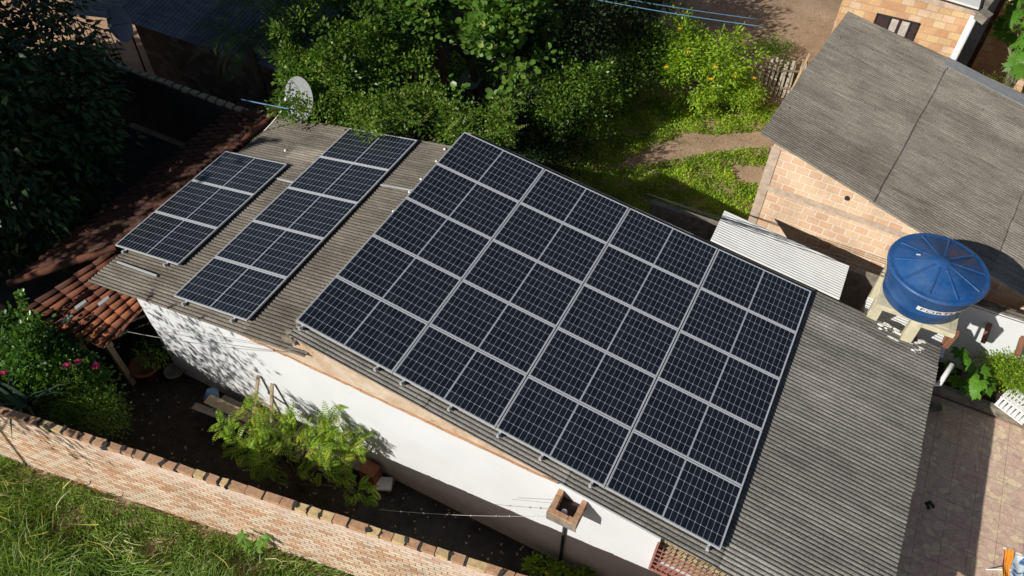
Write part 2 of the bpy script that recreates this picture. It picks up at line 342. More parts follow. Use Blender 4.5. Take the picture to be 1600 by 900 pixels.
# leaf templates: (along, side, up), faces
LEAF = (np.array([(0, 0, 0), (.45, .5, .10), (1, 0, -.12), (.45, -.5, .10)]), np.array([(0, 1, 2, 3)]))
LONG = (np.array([(0, 0, 0), (.35, .5, .06), (.35, -.5, .06), (.7, .42, -.02), (.7, -.42, -.02), (1, .02, -.16), (1, -.02, -.16)]), np.array([(0, 1, 2, 2), (1, 3, 4, 2), (3, 5, 6, 4)]))
ROUND = (np.array([(0, 0, 0), (.3, .45, .05), (.8, .42, 0), (1, 0, -.06), (.8, -.42, 0), (.3, -.45, .05)]), np.array([(0, 1, 2, 3), (0, 3, 4, 5)]))
BLADE = (np.array([(0, .5, 0), (0, -.5, 0), (.35, .45, .10), (.35, -.45, .10), (.72, .3, .06), (.72, -.3, .06), (1, .03, -.16), (1, -.03, -.16)]), np.array([(0, 1, 3, 2), (2, 3, 5, 4), (4, 5, 7, 6)]))

def unit(a): return a/np.maximum(np.linalg.norm(a, axis=-1, keepdims=True), 1e-9)
def leaves(name, C, D, N, ln, wd, tone, tpl, mat, parent=None):
    D = unit(D); S = unit(np.cross(N, D)); N = np.cross(D, S); T, F = tpl
    ln = np.broadcast_to(ln, (len(C),))[:, None, None]; wd = np.broadcast_to(wd, (len(C),))[:, None, None]
    V = C[:, None]+D[:, None]*T[None, :, :1]*ln+S[:, None]*T[None, :, 1:2]*wd+N[:, None]*T[None, :, 2:3]*ln
    Fa = (np.arange(len(C))[:, None, None]*len(T)+F[None]).reshape(-1, F.shape[1])
    tri = (Fa[:, 2] == Fa[:, 3]) if Fa.shape[1] == 4 else None
    if tri is not None and tri.any():                              # nudge degenerate corner into a real quad
        Fa = Fa[~tri]
    return npmesh(name, V.reshape(-1, 3), Fa, np.repeat(tone, len(T)), mat, parent)

def rdir(n): return unit(RNG.normal(size=(n, 3)))
def clump_points(center, radii, n, shell=2.4, lump=.3, flat=-.6, gap=None):
    d = rdir(n); d[:, 2] = np.where(d[:, 2] < flat, -d[:, 2]*.3, d[:, 2]); d = unit(d)
    ph = RNG.uniform(0, 6.28, 6); ax = rdir(6)
    lum = sum(np.sin(d@(ax[i]*(2.2+i*.7))+ph[i]) for i in range(6))/6
    r = RNG.uniform(0, 1, n)**(1/shell)*(1+lump*lum*1.6)
    P_ = np.array(center)+d*r[:, None]*np.array(radii)
    if gap is not None:                                            # real holes between the boughs
        q = P_*gap[1]+ph[:3]; g = (np.sin(q[:, 0]+1.3*np.sin(q[:, 1]))+np.sin(q[:, 1]*1.1+1.2*np.sin(q[:, 2]))+np.sin(q[:, 2]*1.2+1.1*np.sin(q[:, 0])))/3
        P_, d = P_[g > gap[0]], d[g > gap[0]]
    return P_, d
def foliage(name, pts, dirs, per, sigma, ln, wd, tpl, mat, parent, up=.8, droop=0., tonebias=None, jl=.3):
    n = len(pts)*per; i = np.repeat(np.arange(len(pts)), per)
    off = RNG.normal(size=(n, 3))*np.array(sigma)
    C = pts[i]+off
    D = unit(off/np.array(sigma)*.8+dirs[i]*.7+rdir(n)*.7); D[:, 2] -= droop; D = unit(D)
    N = unit(rdir(n)*.75+np.array((0, 0, up))+dirs[i]*.45)
    ct = RNG.uniform(.0, .75, len(pts)); tone = np.clip(ct[i]*.6+RNG.uniform(0, .42, n), 0, 1)
    tone = np.where(RNG.uniform(size=n) < .012, 1., np.minimum(tone, .88))
    L_ = ln*(1+RNG.uniform(-jl, jl, n)); return leaves(name, C, D, N, L_, L_*(wd/ln), tone, tpl, mat, parent)
def skeleton(base, pts, r0, fork, nb=14, mat='bark', parent=None, name='trunk'):
    m = MB(); base = Vector(base); fork = Vector(fork); mid = (base+fork)/2+Vector((random.uniform(-.12, .12), random.uniform(-.12, .12), 0))
    m.tube([base, mid, fork], [r0, r0*.8, r0*.62], 9)
    for k in range(min(nb, len(pts))):
        e = Vector(pts[int(len(pts)*k/nb)]); q = fork.lerp(e, .45)+Vector((random.uniform(-.15, .15), random.uniform(-.15, .15), random.uniform(0, .2)))
        m.tube([fork.lerp(base, random.uniform(0, .15)), q, fork.lerp(e, .92)], [r0*.42, r0*.22, r0*.05], 6)
    return m.build(name, mat, parent, True)
def tree(name, label, cat, base, center, radii, ncl, per, sigma, ln, wd, tpl, mat, r0=.1, group=None, shell=2.4, lump=.3, flat=-.6, nb=14, gap=None, **kw):
    T = thing(name, label, cat, base, group); b = Vector(base)
    c = np.array(center)-np.array(base); pts, dirs = clump_points(c, radii, ncl, shell, lump, flat, gap)
    fork = (c[0]*.7, c[1]*.7, max(.15, c[2]-radii[2]*.55)); skeleton((0, 0, 0), pts, r0, fork, nb, 'bark', T, 'trunk' if r0 > .05 else 'stem')
    foliage('crown' if r0 > .05 else 'foliage', pts, dirs, per, sigma, ln, wd, tpl, mat, T, **kw); return T

def corrugated(name, mat, pf, ulen, vlen, lap_u, lap_v, parent=None, pitch=.079, amp=.0165, tonefn=None, jag=.012, thick=.006, lap=.011, flip=False):
    """sheets over a patch; pf(u,v,h) gives the world point of u along the flutes, v across, h off the surface"""
    V = []; F = []; T = []; nu = max(1, round(ulen/lap_u)); nv = max(1, math.ceil(vlen/lap_v)); npw = 10
    for iu in range(nu):
        for iv in range(nv):
            u0 = iu*ulen/nu; u1 = (iu+1)*ulen/nu+(.07 if iu < nu-1 else 0); v0 = iv*lap_v; v1 = min(vlen, (iv+1)*lap_v)
            if v1-v0 < .02: continue
            j0 = random.uniform(-jag, jag)*(iu == 0); j1 = random.uniform(-jag, jag); tn = tonefn(iu, iv) if tonefn else random.gauss(.5, .07)
            nc = max(2, int((v1-v0)/pitch*npw)); ua, ub = u0+j0, u1+j1; us = [ua, ua+.006, ua+(ub-ua)*.35, ua+(ub-ua)*.7, ub-.006, ub]; o = len(V)
            sag = random.uniform(-.003, .003)
            for a_, u in enumerate(us):
                for b_ in range(nc+1):
                    v = v0+(v1-v0)*b_/nc; h = amp*(2*abs(math.sin(math.pi*v/pitch))**.75-1)+sag+lap*((u-ua)/(ub-ua))
                    V.append(pf(u, v, h))
            for a_ in range(5):
                for b_ in range(nc):
                    q = o+a_*(nc+1)+b_; F.append((q, q+nc+1, q+nc+2, q+1) if not flip else (q, q+1, q+nc+2, q+nc+1)); T.append(tn)
    me = bpy.data.meshes.new(name); me.from_pydata(V, [], F); a = me.attributes.new('tone', 'FLOAT', 'FACE'); a.data.foreach_set('value', T)
    for p in me.polygons: p.use_smooth = True
    me.materials.append(M[mat]); o = bpy.data.objects.new(name, me); COL.objects.link(o)
    if parent is not None: o.parent = parent
    s = o.modifiers.new('thickness', 'SOLIDIFY'); s.thickness = thick; s.offset = -1
    return o
def patch(A, B, C_, D_):
    """A at u0v0, B at u1v0, C at u1v1, D at u0v1 -> pf with metres, plus lengths"""
    A, B, C_, D_ = map(Vector, (A, B, C_, D_)); n = (B-A).cross(D_-A).normalized()
    if n.z < 0: n = -n
    ul = ((B-A).length+(C_-D_).length)/2; vl = ((D_-A).length+(C_-B).length)/2
    def pf(u, v, h):
        s, t_ = u/ul, v/vl; return (A*(1-s)*(1-t_)+B*s*(1-t_)+C_*s*t_+D_*(1-s)*t_)+n*h
    return pf, ul, vl

# ------------------------------------------------------------------ the setting: ground, yard, path, patio
m = MB(); NG = 90
xs = [-90+180*i/NG for i in range(NG+1)]
m.add([(-250, -250, G0-.012), (250, -250, G0-.012), (250, 250, G0-.012), (-250, 250, G0-.012)], [(0, 1, 2, 3)])
structure(m.build('ground', 'earth'))
m = MB().add([(-9, -8.6, G0), (10.2, -7.0, G0), (10.2, .9, G0), (-9, .9, G0)], [(0, 1, 2, 3)]); structure(m.build('yard_floor', 'soil'))
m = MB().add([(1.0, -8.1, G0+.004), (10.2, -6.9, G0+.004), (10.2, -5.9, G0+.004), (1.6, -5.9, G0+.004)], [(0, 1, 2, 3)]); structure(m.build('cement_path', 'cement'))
m = MB().add([(-9, .9, G0), (1.0, .9, G0), (.2, 4.6, G0), (1.2, 7.2, G0), (.6, 10.5, G0), (-1, 19, G0), (-9, 19, G0)], [(0, 1, 2, 3, 4, 5, 6)]); structure(m.build('shade_toned_soil', 'soil'))  # dark soil sheet stands in for the shade under the trees
m = MB().box((13.6, -2.6, G0-.05), (8.4, 7.3, .108)); structure(m.build('patio', 'patio'))
m = MB().add([(-30, 1.9, G0), (-12.2, 1.9, G0), (-12.2, 9, G0), (-30, 12, G0)], [(0, 1, 2, 3)]); structure(m.build('street', 'street'))
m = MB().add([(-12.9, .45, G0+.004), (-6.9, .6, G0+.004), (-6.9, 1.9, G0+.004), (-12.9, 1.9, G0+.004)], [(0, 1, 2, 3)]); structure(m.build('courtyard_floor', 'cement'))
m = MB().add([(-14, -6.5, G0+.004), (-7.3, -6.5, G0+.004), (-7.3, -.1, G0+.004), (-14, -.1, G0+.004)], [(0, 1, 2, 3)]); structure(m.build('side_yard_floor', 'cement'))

# ------------------------------------------------------------------ the white house
TH, PH = math.radians(7.962), math.radians(10.394)
def zm(x): return -x*math.tan(TH)                      # plane of the main array
def zl(x): return -.933+(x+3.073)*math.tan(PH)         # plane of the smaller arrays
H = thing('white_house', 'white walled house under grey corrugated roofs that carry the solar panels', 'house', (0, 0, 0))
WZ = -.87; XL, XR, YF, YB = -4.1, 9.95, -6.0, 0.0
xa = -3.073+(WZ+.16+.933)/math.tan(PH); xb = -(WZ+.16)/math.tan(TH)
# lower body and gable body, both behind a separate front skin with the window opening
m = MB()
m.prism([(XL, G0), (XR, G0), (XR, zm(XR)-.17), (xb, WZ), (xa, WZ), (XL, zl(XL)-.17)], 'y', YF+.14, YB)
wx0, wx1, wz0 = 6.82, 9.35, -2.02
m.prism([(XL, G0), (wx0, G0), (wx0, zm(wx0)-.17), (xb, WZ), (xa, WZ), (XL, zl(XL)-.17)], 'y', YF, YF+.14)
m.prism([(wx0, G0), (wx1, G0), (wx1, wz0), (wx0, wz0)], 'y', YF, YF+.14)
m.prism([(wx1, G0), (XR, G0), (XR, zm(XR)-.17), (wx1, zm(wx1)-.17)], 'y', YF, YF+.14)
fix_normals(m.build('wall', 'white_paint', H))
m = MB(); m.prism([(xa, WZ), (xb, WZ), (0, -.17), (0, zl(0)-.17)], 'y', YF+.012, YB); m.v = [(x, y_, z) for x, y_, z in m.v]
o = fix_normals(m.build('gable_plaster', 'plaster', H)); tag(o, 'bare brown plaster band above the white paint')
m = MB()
for k in range(26):                                    # ragged plaster lip along the top of the paint
    x = xa+(xb-xa)*k/26; m.box((x+(xb-xa)/52, YF-.002, WZ+random.uniform(-.004, .012)), ((xb-xa)/26*1.05, .03, random.uniform(.02, .045)), jit=.006)
m.build('plaster_lip', M['cap_brick'], H)
def pm(u, v, h):                                       # main roof surface: u down slope, v towards -y
    x = u*math.cos(TH); return Vector((x+h*math.sin(TH), .2-v, zm(x)-.135+h*math.cos(TH)))
UM = 10.22/math.cos(TH)
def tm(iu, iv):
    if iu == 3 and iv == 12: return 1.1
    if iv == 12 and iu < 2: return .72
    return random.gauss(.47, .07)
ro = corrugated('roof', 'fibro_dark', pm, UM, 6.2, 2.58, .474, H, tonefn=tm)
tag(ro, 'grey main roof slope facing the patio')
def pl(u, v, h):                                       # left slope: u from the hidden top down to the left
    x = .35-u*math.cos(PH); return Vector((x-h*math.sin(PH), .05-v, zl(x)-.12+h*math.cos(PH)))
def tl(iu, iv):
    if iu == 2 and iv == 2: return 1.0
    if iv == 12 and iu > 0: return .8
    return random.gauss(.5, .06)
ro = corrugated('roof', 'fibro_left', pl, 5.68/math.cos(PH), 6.15, 1.42, .474, H, flip=True, tonefn=tl)
tag(ro, 'browner roof slope on the far side of the ridge')
m = MB()
for y0 in (-5.82, -5.55): m.beam((-.25, y0, -.42), (.6, y0, -.30), .06, .16)
m.beam((.12, -6.05, -.235), (.12, .05, -.235), .07, .09); m.beam((-.28, -5.9, -.5), (.1, -6.0, -.2), .05, .12)
for x in (2.6, 5.2, 7.8, 9.9): m.beam((x, -5.9, zm(x)-.195), (x, .1, zm(x)-.195), .06, .07)
for x in (-5.1, -2.6): m.beam((x, -5.9, zl(x)-.18), (x, 0, zl(x)-.18), .06, .07)
m.build('rafters', 'wood', H)
# window with its pink lattice
wnd = MB().box(((wx0+wx1)/2, YF+.12, (wz0-1.3)/2), (wx1-wx0, .02, abs(wz0+1.3))).build('window', 'beige', H)
m = MB()
for k in range(15): m.box((wx0+.09+k*.168, YF+.09, (wz0-1.25)/2), (.03, .03, .75))
for k in range(5): m.box(((wx0+wx1)/2, YF+.085, wz0+.08+k*.16), (wx1-wx0, .03, .03))
m.build('block_screen', 'cream_tile', wnd)
m = MB(); yy = YF-.11; zt = -1.22
for k in range(6): m.beam((wx0, yy, wz0+.02+k*.15), (wx1, yy, wz0+.02+k*.15), .014, .02)
for k in range(30):
    x = wx0+(wx1-wx0)*k/29; m.box((x, yy+.01, (wz0+zm(x)-.2)/2), (.012, .012, abs(wz0-(zm(x)-.2))))
for x in (wx0-.01, wx1): m.box((x, YF-.05, (wz0-1.2)/2-.02), (.035, .15, .82))
m.box(((wx0+wx1)/2, YF-.05, wz0-.01), (wx1-wx0, .15, .03))
m.build('lattice_grille', 'rust_metal', wnd)
# chimney box hung on the front wall (a brick vent with a white pipe inside)
CH = thing('vent_box', 'small open-topped brick box hung on the white wall below the roof edge', 'chimney', (5.35, -6.2, -1.2))
m = MB()
for q in range(3):
    z = .02+q*.07
    for (cx_, cy_, dx, dy) in ((0, -.19, .5, .09), (-.2, .02, .09, .36), (.2, .02, .09, .36)):
        n_ = 3
        for k in range(n_):
            if dx > dy: m.box((cx_-dx/2+dx*(k+.5)/n_, cy_, z), (dx/n_-.006, dy, .066), tone=random.random(), jit=.006)
            else: m.box((cx_, cy_-dy/2+dy*(k+.5)/n_, z), (dx, dy/n_-.006, .066), tone=random.random(), jit=.006)
m.build('brick_shell', 'cap_brick', CH); MB().box((0, .02, -.03), (.49, .38, .03)).build('flue_floor', 'dark_void', CH)  # floor coloured dark for the shade deep inside the box
m = MB().box((0, -.238, .05), (.505, .02, .2), jit=.004); m.build('mortar_face', 'old_concrete', CH)
MB().lathe([(.05, -.03), (.05, .12), (.035, .13), (0, .13)], (-.02, -.09, 0), 16).build('pipe_cap', 'white_plastic', CH, True)
tag(MB().tube([(5.28, -6.03, -1.95), (5.28, -6.035, -3.9)], .03, 10).build('drain_pipe', 'black_metal', None, True), 'dark thin pipe running down the white wall under the brick box', 'pipe')

# ------------------------------------------------------------------ solar panels
def make_panel(name='solar_panel'):
    root = bpy.data.objects.new(name, None); COL.objects.link(root); root.empty_display_size = .2
    m = MB(); fw = .017
    m.box((PL/2, -fw/2, -.0175), (PL, fw, .035)).box((PL/2, -PW+fw/2, -.0175), (PL, fw, .035))
    m.box((fw/2, -PW/2, -.0175), (fw, PW-2*fw, .035)).box((PL-fw/2, -PW/2, -.0175), (fw, PW-2*fw, .035))
    m.build('frame', 'alu', root)
    MB().box((PL/2, -PW/2, -.0065), (PL-2*fw, PW-2*fw, .006)).build('cell_sheet', 'cells', root)
    return root
proto = make_panel(); used = False
def place_panel(loc, ry, label, group):
    global used
    if not used: r = proto; used = True
    else:
        r = proto.copy(); COL.objects.link(r)
        for ch in proto.children:
            c = ch.copy(); COL.objects.link(c); c.parent = r
    r.location = loc; r.rotation_euler = (0, ry, 0); tag(r, label, 'solar panel', group)
ORD = ['first', 'second', 'third', 'fourth', 'fifth']
for c in range(4):
    for r in range(5):
        d = c*(PL+GAP)
        rown = ['row nearest white wall', 'second row from white wall', 'middle row', 'second row from green back lot', 'row nearest green back lot'][4-r]
        coln = ['next to ridge', 'second from ridge', 'third from ridge', 'on the patio side'][c]
        place_panel((d*math.cos(TH), -r*(PW+GAP), -d*math.sin(TH)), TH, f'large array panel, {rown}, {coln}', 'solar panels of the large array')
for o_, nr, nm, g in (((-3.0729, -.0953, -.9333), 5, 'middle strip', 'solar panels of the middle strip'), ((-5.5651, -1.6959, -1.3919), 3, 'far left strip', 'solar panels of the far left strip')):
    for r in range(nr):
        pos = {5: ['at the leafy far end', 'second from the leafy end', 'in the middle', 'second from the white wall', 'at the end over the white wall'], 3: ['at the far end by the dark tile ridge', 'in the middle', 'at the near end over the orange tiled porch']}[nr][r]
        place_panel((o_[0], o_[1]-r*(PW+GAP), o_[2]), -PH, f'solar panel of the {nm}, {pos}', g)
# rails and clamps
def rail(a, b, slope, label, group='mounting rails under the panels', clamps=()):
    a, b = Vector(a), Vector(b); T = thing('mounting_rail', label, 'rail', a, group)
    MB().beam((0, 0, 0), b-a, .04, .035).build('bar', 'alu', T)
    for t_ in clamps:
        m = MB(); p = (b-a)*t_; m.box(p+Vector((0, -.012, .014)), (.05, .05, .05)).box(p+Vector((0, -.03, .045)), (.035, .03, .012)); m.tube([p+Vector((0, -.02, .05)), p+Vector((0, -.02, .066))], .008, 8); m.build('end_clamp', 'alu', T)
    return T
for i, px in enumerate((.12, 1.62, 2.12, 3.02, 3.92, 4.68, 5.55, 7.5)):
    z = zm(px)-.075; rail((px, -5.83, z), (px, .04, z), 0, f'rail under the large array, {["first","second","third","fourth","fifth","sixth","seventh","last"][i]} clamp from the ridge along its wall edge', clamps=(0.004, .996))
for i, px in enumerate((-2.75, -1.5)):
    z = zl(px)-.07; rail((px, -5.93, z), (px, -.05, z), 0, f'aluminium rail under the middle strip, its {["left","right"][i]} clamp over the white wall', clamps=(0.004, .996))
for i, px in enumerate((-5.25, -4.0)):
    z = zl(px)-.07; rail((px, -5.21, z), (px, -1.66, z), 0, f'aluminium rail under the far left strip, its {["left","right"][i]} clamp at the near end', clamps=(0.004, .996))
def onleft(px, py, h=.06):
    d = FW+RT*((px-800)/FPX)-UPV*((py-450)/FPX); n = Vector((-math.sin(PH), 0, math.cos(PH))); p0 = Vector((-3.073, 0, -.933-.12+h)); return CAM+d*(n.dot(p0-CAM)/n.dot(d))
tag(MB().beam(onleft(183, 409), onleft(245, 431), .035, .03).build('spare_rail', 'alu'), 'loose bright rail lying on the roof in front of the far left strip', 'rail')
tag(MB().beam(onleft(428, 278, .03), onleft(462, 286, .03), .035, .03).build('cross_rail', 'alu'), 'short bright rail bridging the far left strip and the middle strip', 'rail')
tag(MB().beam(onleft(594, 289, .03), onleft(645, 298, .03), .035, .03).build('cross_rail', 'alu'), 'short bright rail between the middle strip and the large array', 'rail')
for i, (px, py) in enumerate(((446, 235), (695, 233), (682, 252), (658, 280), (640, 300), (615, 330))):
    p = onleft(px, py, .03); m = MB(); m.lathe([(0, .03), (.022, .022), (.035, 0), (.03, -.02)], p, 9); 
    lb = ['white dab by the pale roof sheet between the two left strips', 'white dab beside the top corner of the large array', 'white dab by the first panel gap down the large array edge', 'white dab a little below the first gap of the large array edge', 'white dab beside the bright rail at the large array edge', 'lowest white dab along the large array edge'][i]
    tag(m.build('sealant_dab', 'pale', None, True), lb, 'sealant', 'white dabs on the left roof slope')

# ------------------------------------------------------------------ tiled porch roof left of the house
def tiles(name, A, B, C_, D_, parent, tone0, lab=None, pw=.19, tl_=.38):
    """A,B = top edge from left to right, D,C bottom edge; rows run from the top to the bottom"""
    pf, ul, vl = patch(A, B, C_, D_); nr = round(ul/pw); nt_ = max(1, round(vl/tl_)); V = []; F = []; T = []
    for i in range(nr):
        row = random.uniform(-.14, .14)
        for j in range(nt_):
            tn = min(1, max(0, tone0(i/nr, j/nt_)+row*(.3 if tone0(0, 0) < .1 else 1)+random.uniform(-.16, .16)))
            for cover in (1, 0):
                cu = (i+(.5 if cover else 1.))*ul/nr; o = len(V); K = 7; L_ = []
                v0, v1 = j*vl/nt_-.02, (j+1)*vl/nt_+.03+random.uniform(-.012, .012); ju = random.uniform(-.008, .008); jr = random.uniform(-.02, .02)
                for a_, v in enumerate((v0, v1)):
                    r = (.074 if a_ else .06) if cover else .07
                    for b_ in range(K):
                        th = math.pi*b_/(K-1); h = (math.sin(th)*r*.95+.012+a_*.02) if cover else (-math.sin(th)*r*.5+.012)
                        V.append(pf(cu-math.cos(th)*r*1.05+ju+(jr*a_), v, h))
                for b_ in range(K-1): F.append((o+b_, o+b_+1, o+K+b_+1, o+K+b_)); T.append(tn if cover else tn*.5)
    me = bpy.data.meshes.new(name); me.from_pydata(V, [], F); a = me.attributes.new('tone', 'FLOAT', 'FACE'); a.data.foreach_set('value', T)
    for p in me.polygons: p.use_smooth = True
    me.materials.append(M['terracotta']); o = bpy.data.objects.new(name, me); COL.objects.link(o); o.parent = parent
    s = o.modifiers.new('thickness', 'SOLIDIFY'); s.thickness = .012; s.offset = 0
    if lab: o['label'] = lab
    return o
PR = thing('tiled_porch', 'porch with red clay tile roof at the left end of the white house', 'porch', (0, 0, 0))
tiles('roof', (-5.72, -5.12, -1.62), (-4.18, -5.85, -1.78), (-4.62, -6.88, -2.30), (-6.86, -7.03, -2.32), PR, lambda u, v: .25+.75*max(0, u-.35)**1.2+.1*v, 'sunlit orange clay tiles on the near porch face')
tiles('roof', (-5.45, .6, -1.5), (-5.6, -5.15, -1.58), (-7.42, -6.5, -2.15), (-7.25, .6, -2.1), PR, lambda u, v: .02, 'clay tiles toned dark for tree shade on the left porch face')  # tree shade on this face is put into the tile tone
tiles('roof', (-5.55, .6, -1.5), (-5.45, 3.6, -1.5), (-4.2, 3.6, -2.0), (-4.2, .6, -2.0), PR, lambda u, v: .02, 'dark clay tiles behind the corrugated roof')  # same shade-darkened tile tone as the left face
m = MB(); a, b = Vector((-5.62, -5.1, -1.52)), Vector((-7.45, -6.6, -2.12))
def ridge(a, b, n_, tn):
    a, b = Vector(a), Vector(b); d = (b-a).normalized()
    for k in range(n_):
        p, q = a.lerp(b, k/n_), a.lerp(b, (k+1.12)/n_); m.tube([p, q], [.075, .092], 10, False, tone=tn+random.uniform(-.15, .2))
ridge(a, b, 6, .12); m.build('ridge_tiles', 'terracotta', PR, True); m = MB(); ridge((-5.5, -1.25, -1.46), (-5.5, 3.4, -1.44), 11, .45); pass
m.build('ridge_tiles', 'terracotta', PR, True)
m = MB()
for t_ in (0, .5, 1):
    p = Vector((-4.72, -6.72, 0)).lerp(Vector((-6.75, -6.85, 0)), t_); MB().beam((p.x, p.y, G0), (p.x, p.y, -2.46), .11, .11, (1, 0, 0)).build('post', 'wood_tan', PR)
m.beam((-4.55, -6.72, -2.38), (-6.9, -6.87, -2.4), .08, .12); m.beam((-4.35, -5.9, -1.92), (-4.68, -6.8, -2.36), .07, .1)
m.build('roof_beam', 'wood_tan', PR)
for k, (i_, j_) in enumerate(((.46, .62), (.62, .42), (.50, .85))):
    p = Vector((-5.72, -5.12, -1.6)).lerp(Vector((-4.2, -5.85, -1.76)), i_); q = Vector((-6.86, -7.03, -2.3)).lerp(Vector((-4.62, -6.88, -2.28)), i_); c = p.lerp(q, j_); d = (q-p).normalized(); m = MB()
    m.tube([c-d*.13+Vector((0, 0, .055)), c+d*.13+Vector((0, 0, .055))], [.05, .062], 8); tag(m.build('patch_tile', 'dish', PR), 'pale grey patch tile')

# ------------------------------------------------------------------ brick yard wall (in front)
def wallpt(x, off=0): return Vector((x, -8.18+.168*x+off, 0))
W = thing('brick_wall', 'long low brick yard wall with dark mortared capping above the long grass', 'wall', (0, 0, 0))
m = MB(); X0, X1 = -9, 9; d = (wallpt(X1)-wallpt(X0)).normalized(); n = Vector((d.y, -d.x, 0)); Lw = (wallpt(X1)-wallpt(X0)).length
WT = thing('yard_wall_axis', None, None); bpy.data.objects.remove(WT)
W.location = wallpt(X0); W.rotation_euler.z = math.atan2(d.y, d.x)
m.prism([(0, G0-.2), (Lw, G0-.2), (Lw, -1.59), (0, -1.59)], 'y', -.12, 0); fix_normals(m.build('wall', 'yard_brick', W))
mc, mc2, md = MB(), MB(), MB(); x = 0
while x < Lw:
    l_ = random.choice((.2, .21, .22, .24, .3, .13)); g = random.choice((.008, .01, .03, .05)); (mc if random.random() < .68 else mc2).box((x+l_/2, -.062, -1.545+random.uniform(-.006, .006)), (l_, random.uniform(.125, .14), .09), jit=.010)
    if random.random() < .5: md.box((x+l_+g/2, -.06+random.uniform(-.03, .03), -1.53), (random.uniform(.03, .10), random.uniform(.05, .12), .088), Matrix.Rotation(random.uniform(-.5, .5), 3, 'Z'), jit=.02)
    md.box((x+l_+g/2, -.06, -1.55), (g+.01, .128, .08), jit=.012)
    
    x += l_+g
mc.build('cap_bricks', 'cap_brick', W, bevel=.006); tag(mc2.build('cap_bricks', 'cap_brick2', W, bevel=.006), 'yellower capping bricks'); md.build('mortar_lumps', 'mortar_dark', W)
# ------------------------------------------------------------------ right neighbour's house (big grey roof)
def zr(x, y): return -.04-(x-5.59)*math.tan(math.radians(13))
def R3(px, py):
    d = FW+RT*((px-800)/FPX)-UPV*((py-450)/FPX); a = math.radians(13); n = Vector((math.sin(a), 0, math.cos(a))); p0 = Vector((5.59, 0, -.04)); return CAM+d*(n.dot(p0-CAM)/n.dot(d))
NH = thing('brick_house', 'unpainted orange brick house with a wide grey corrugated roof behind the blue tank', 'house', (0, 0, 0))
A, B_, Cc, D_ = R3(1187, 208), R3(1541, 428), R3(1655, 174), R3(1324, 18)
B2 = A+(B_-A)*1.5; C2 = D_+(Cc-D_)*1.45
pf, ul, vl = patch(A, B2, C2, D_)
def tr(iu, iv):
    if iu == 0 and iv < 6: return random.gauss(.47, .04)
    if iu == 2 and iv < 4: return .85
    return random.gauss(.55, .05)
ro = corrugated('roof', 'fibro_far', pf, ul, vl, 2.66, .48, NH, tonefn=tr, lap=.02, flip=True)
fx = lambda s, t_, dz=-.14: (A.lerp(B2, s)).lerp(D_.lerp(C2, s), t_)+Vector((0, 0, dz))
m = MB(); f0, f1, k1, k0 = fx(.05, .02), fx(.98, .02), fx(.98, .98), fx(.05, .98)
f0.x = 5.93; zt = lambda q: (q.x, q.y, q.z)
bot = [(q.x, q.y, G0) for q in (f0, f1, k1, k0)]
f0.y = 3.0; f1.y = 2.62; bot = [(q.x, q.y, G0) for q in (f0, f1, k1, k0)]
m.add(bot+[zt(f0), zt(f1), zt(k1), zt(k0)], [(0, 1, 5, 4), (1, 2, 6, 5), (2, 3, 7, 6), (3, 0, 4, 7), (4, 5, 6, 7)]); m.build('wall', 'house_brick', NH)
m = MB(); zz = f0.z
dy = (f1.y-f0.y)/(f1.x-f0.x)
m.add([(5.90, 2.975, G0), (6.10, 2.97, G0), (6.10, 2.97, zz-.08), (5.90, 2.975, zz-.04), (5.90, 3.15, G0), (5.90, 3.15, zz-.04)], [(0, 1, 2, 3), (4, 0, 3, 5)])
m.build('corner_pillar', 'mortar', NH)
m = MB(); zb = -1.42
a, b = Vector((6.1, 2.972, zb)), Vector((11.0, 2.972+dy*4.9, zb)); m.beam(a, b, .02, .15); m.build('tie_beam', 'mortar', NH)
m = MB()
for px, py, s in ((R3(1478, 92), R3(1556, 132), .32), (R3(1556, 132), R3(1604, 156), .3)):
    a, b = px+Vector((0, -.18, .05)), py+Vector((0, -.18, .04)); m.beam(a, b, .42, .02, tone=.6)
fl = m.build('ridge_flashing', 'dish', NH); tag(fl, 'flat pale flashing sheets along the back roof edge')
MB().tube([(7.72, 2.86, -.98), (7.72, 3.1, -.98)], .05, 10).build('roof_vent_stub', 'black_metal', NH)
# second brick house behind with window and white pipe
N2 = thing('brick_house', 'second orange brick house behind the grey roof, with a louvred window and white downpipe', 'house', (0, 0, 0))
m = MB(); x0, x1, y0 = 5.95, 9.12, 9.7
m.prism([(x0, G0), (x1, G0), (x1, .35), (x0, .55)], 'y', y0, 16); fix_normals(m.build('wall', 'house_brick2', N2))
MB().box(((x0+x1)/2, y0-.004, .28), (x1-x0, .03, .16), Matrix.Rotation(.03, 3, 'Y')).build('tie_beam', 'mortar', N2)
m = MB().prism([(7.75, .52), (9.05, .42), (9.05, .47), (7.75, .57)], 'y', 9.45, 13.5); fix_normals(m.build('roof', 'white_metal', N2))
ww = MB().box((7.42, y0-.012, -.68), (1.02, .03, .62)).build('window', 'dark_void', N2)
m = MB()
for s in ((7.42, -.37, 1.08, .04), (7.42, -.99, 1.08, .04), (6.9, -.68, .04, .62), (7.94, -.68, .04, .62), (7.24, -.68, .02, .6), (7.52, -.68, .02, .6), (7.76, -.68, .02, .6)): m.box((s[0], y0-.035, s[1]), (s[2], .03, s[3]))
m.build('frame', 'black_metal', ww)
m = MB()
for xx, wd in ((7.34, .17), (7.60, .2), (7.80, .0)):
    if wd: m.box((xx+.03, y0-.03, -.68), (wd, .01, .58))
m.build('pane', 'curtain', ww)
MB().tube([(9.05, 9.58, .18), (9.05, 9.58, -3.9)], .085, 14).build('downpipe', 'white_plastic', N2, True)
m = MB().beam((9.1, 9.55, .30), (9.9, 13.5, .28), .22, .06).beam((9.1, 9.55, .30), (9.35, 9.45, .24), .3, .2); m.build('gutter', 'old_concrete', N2)
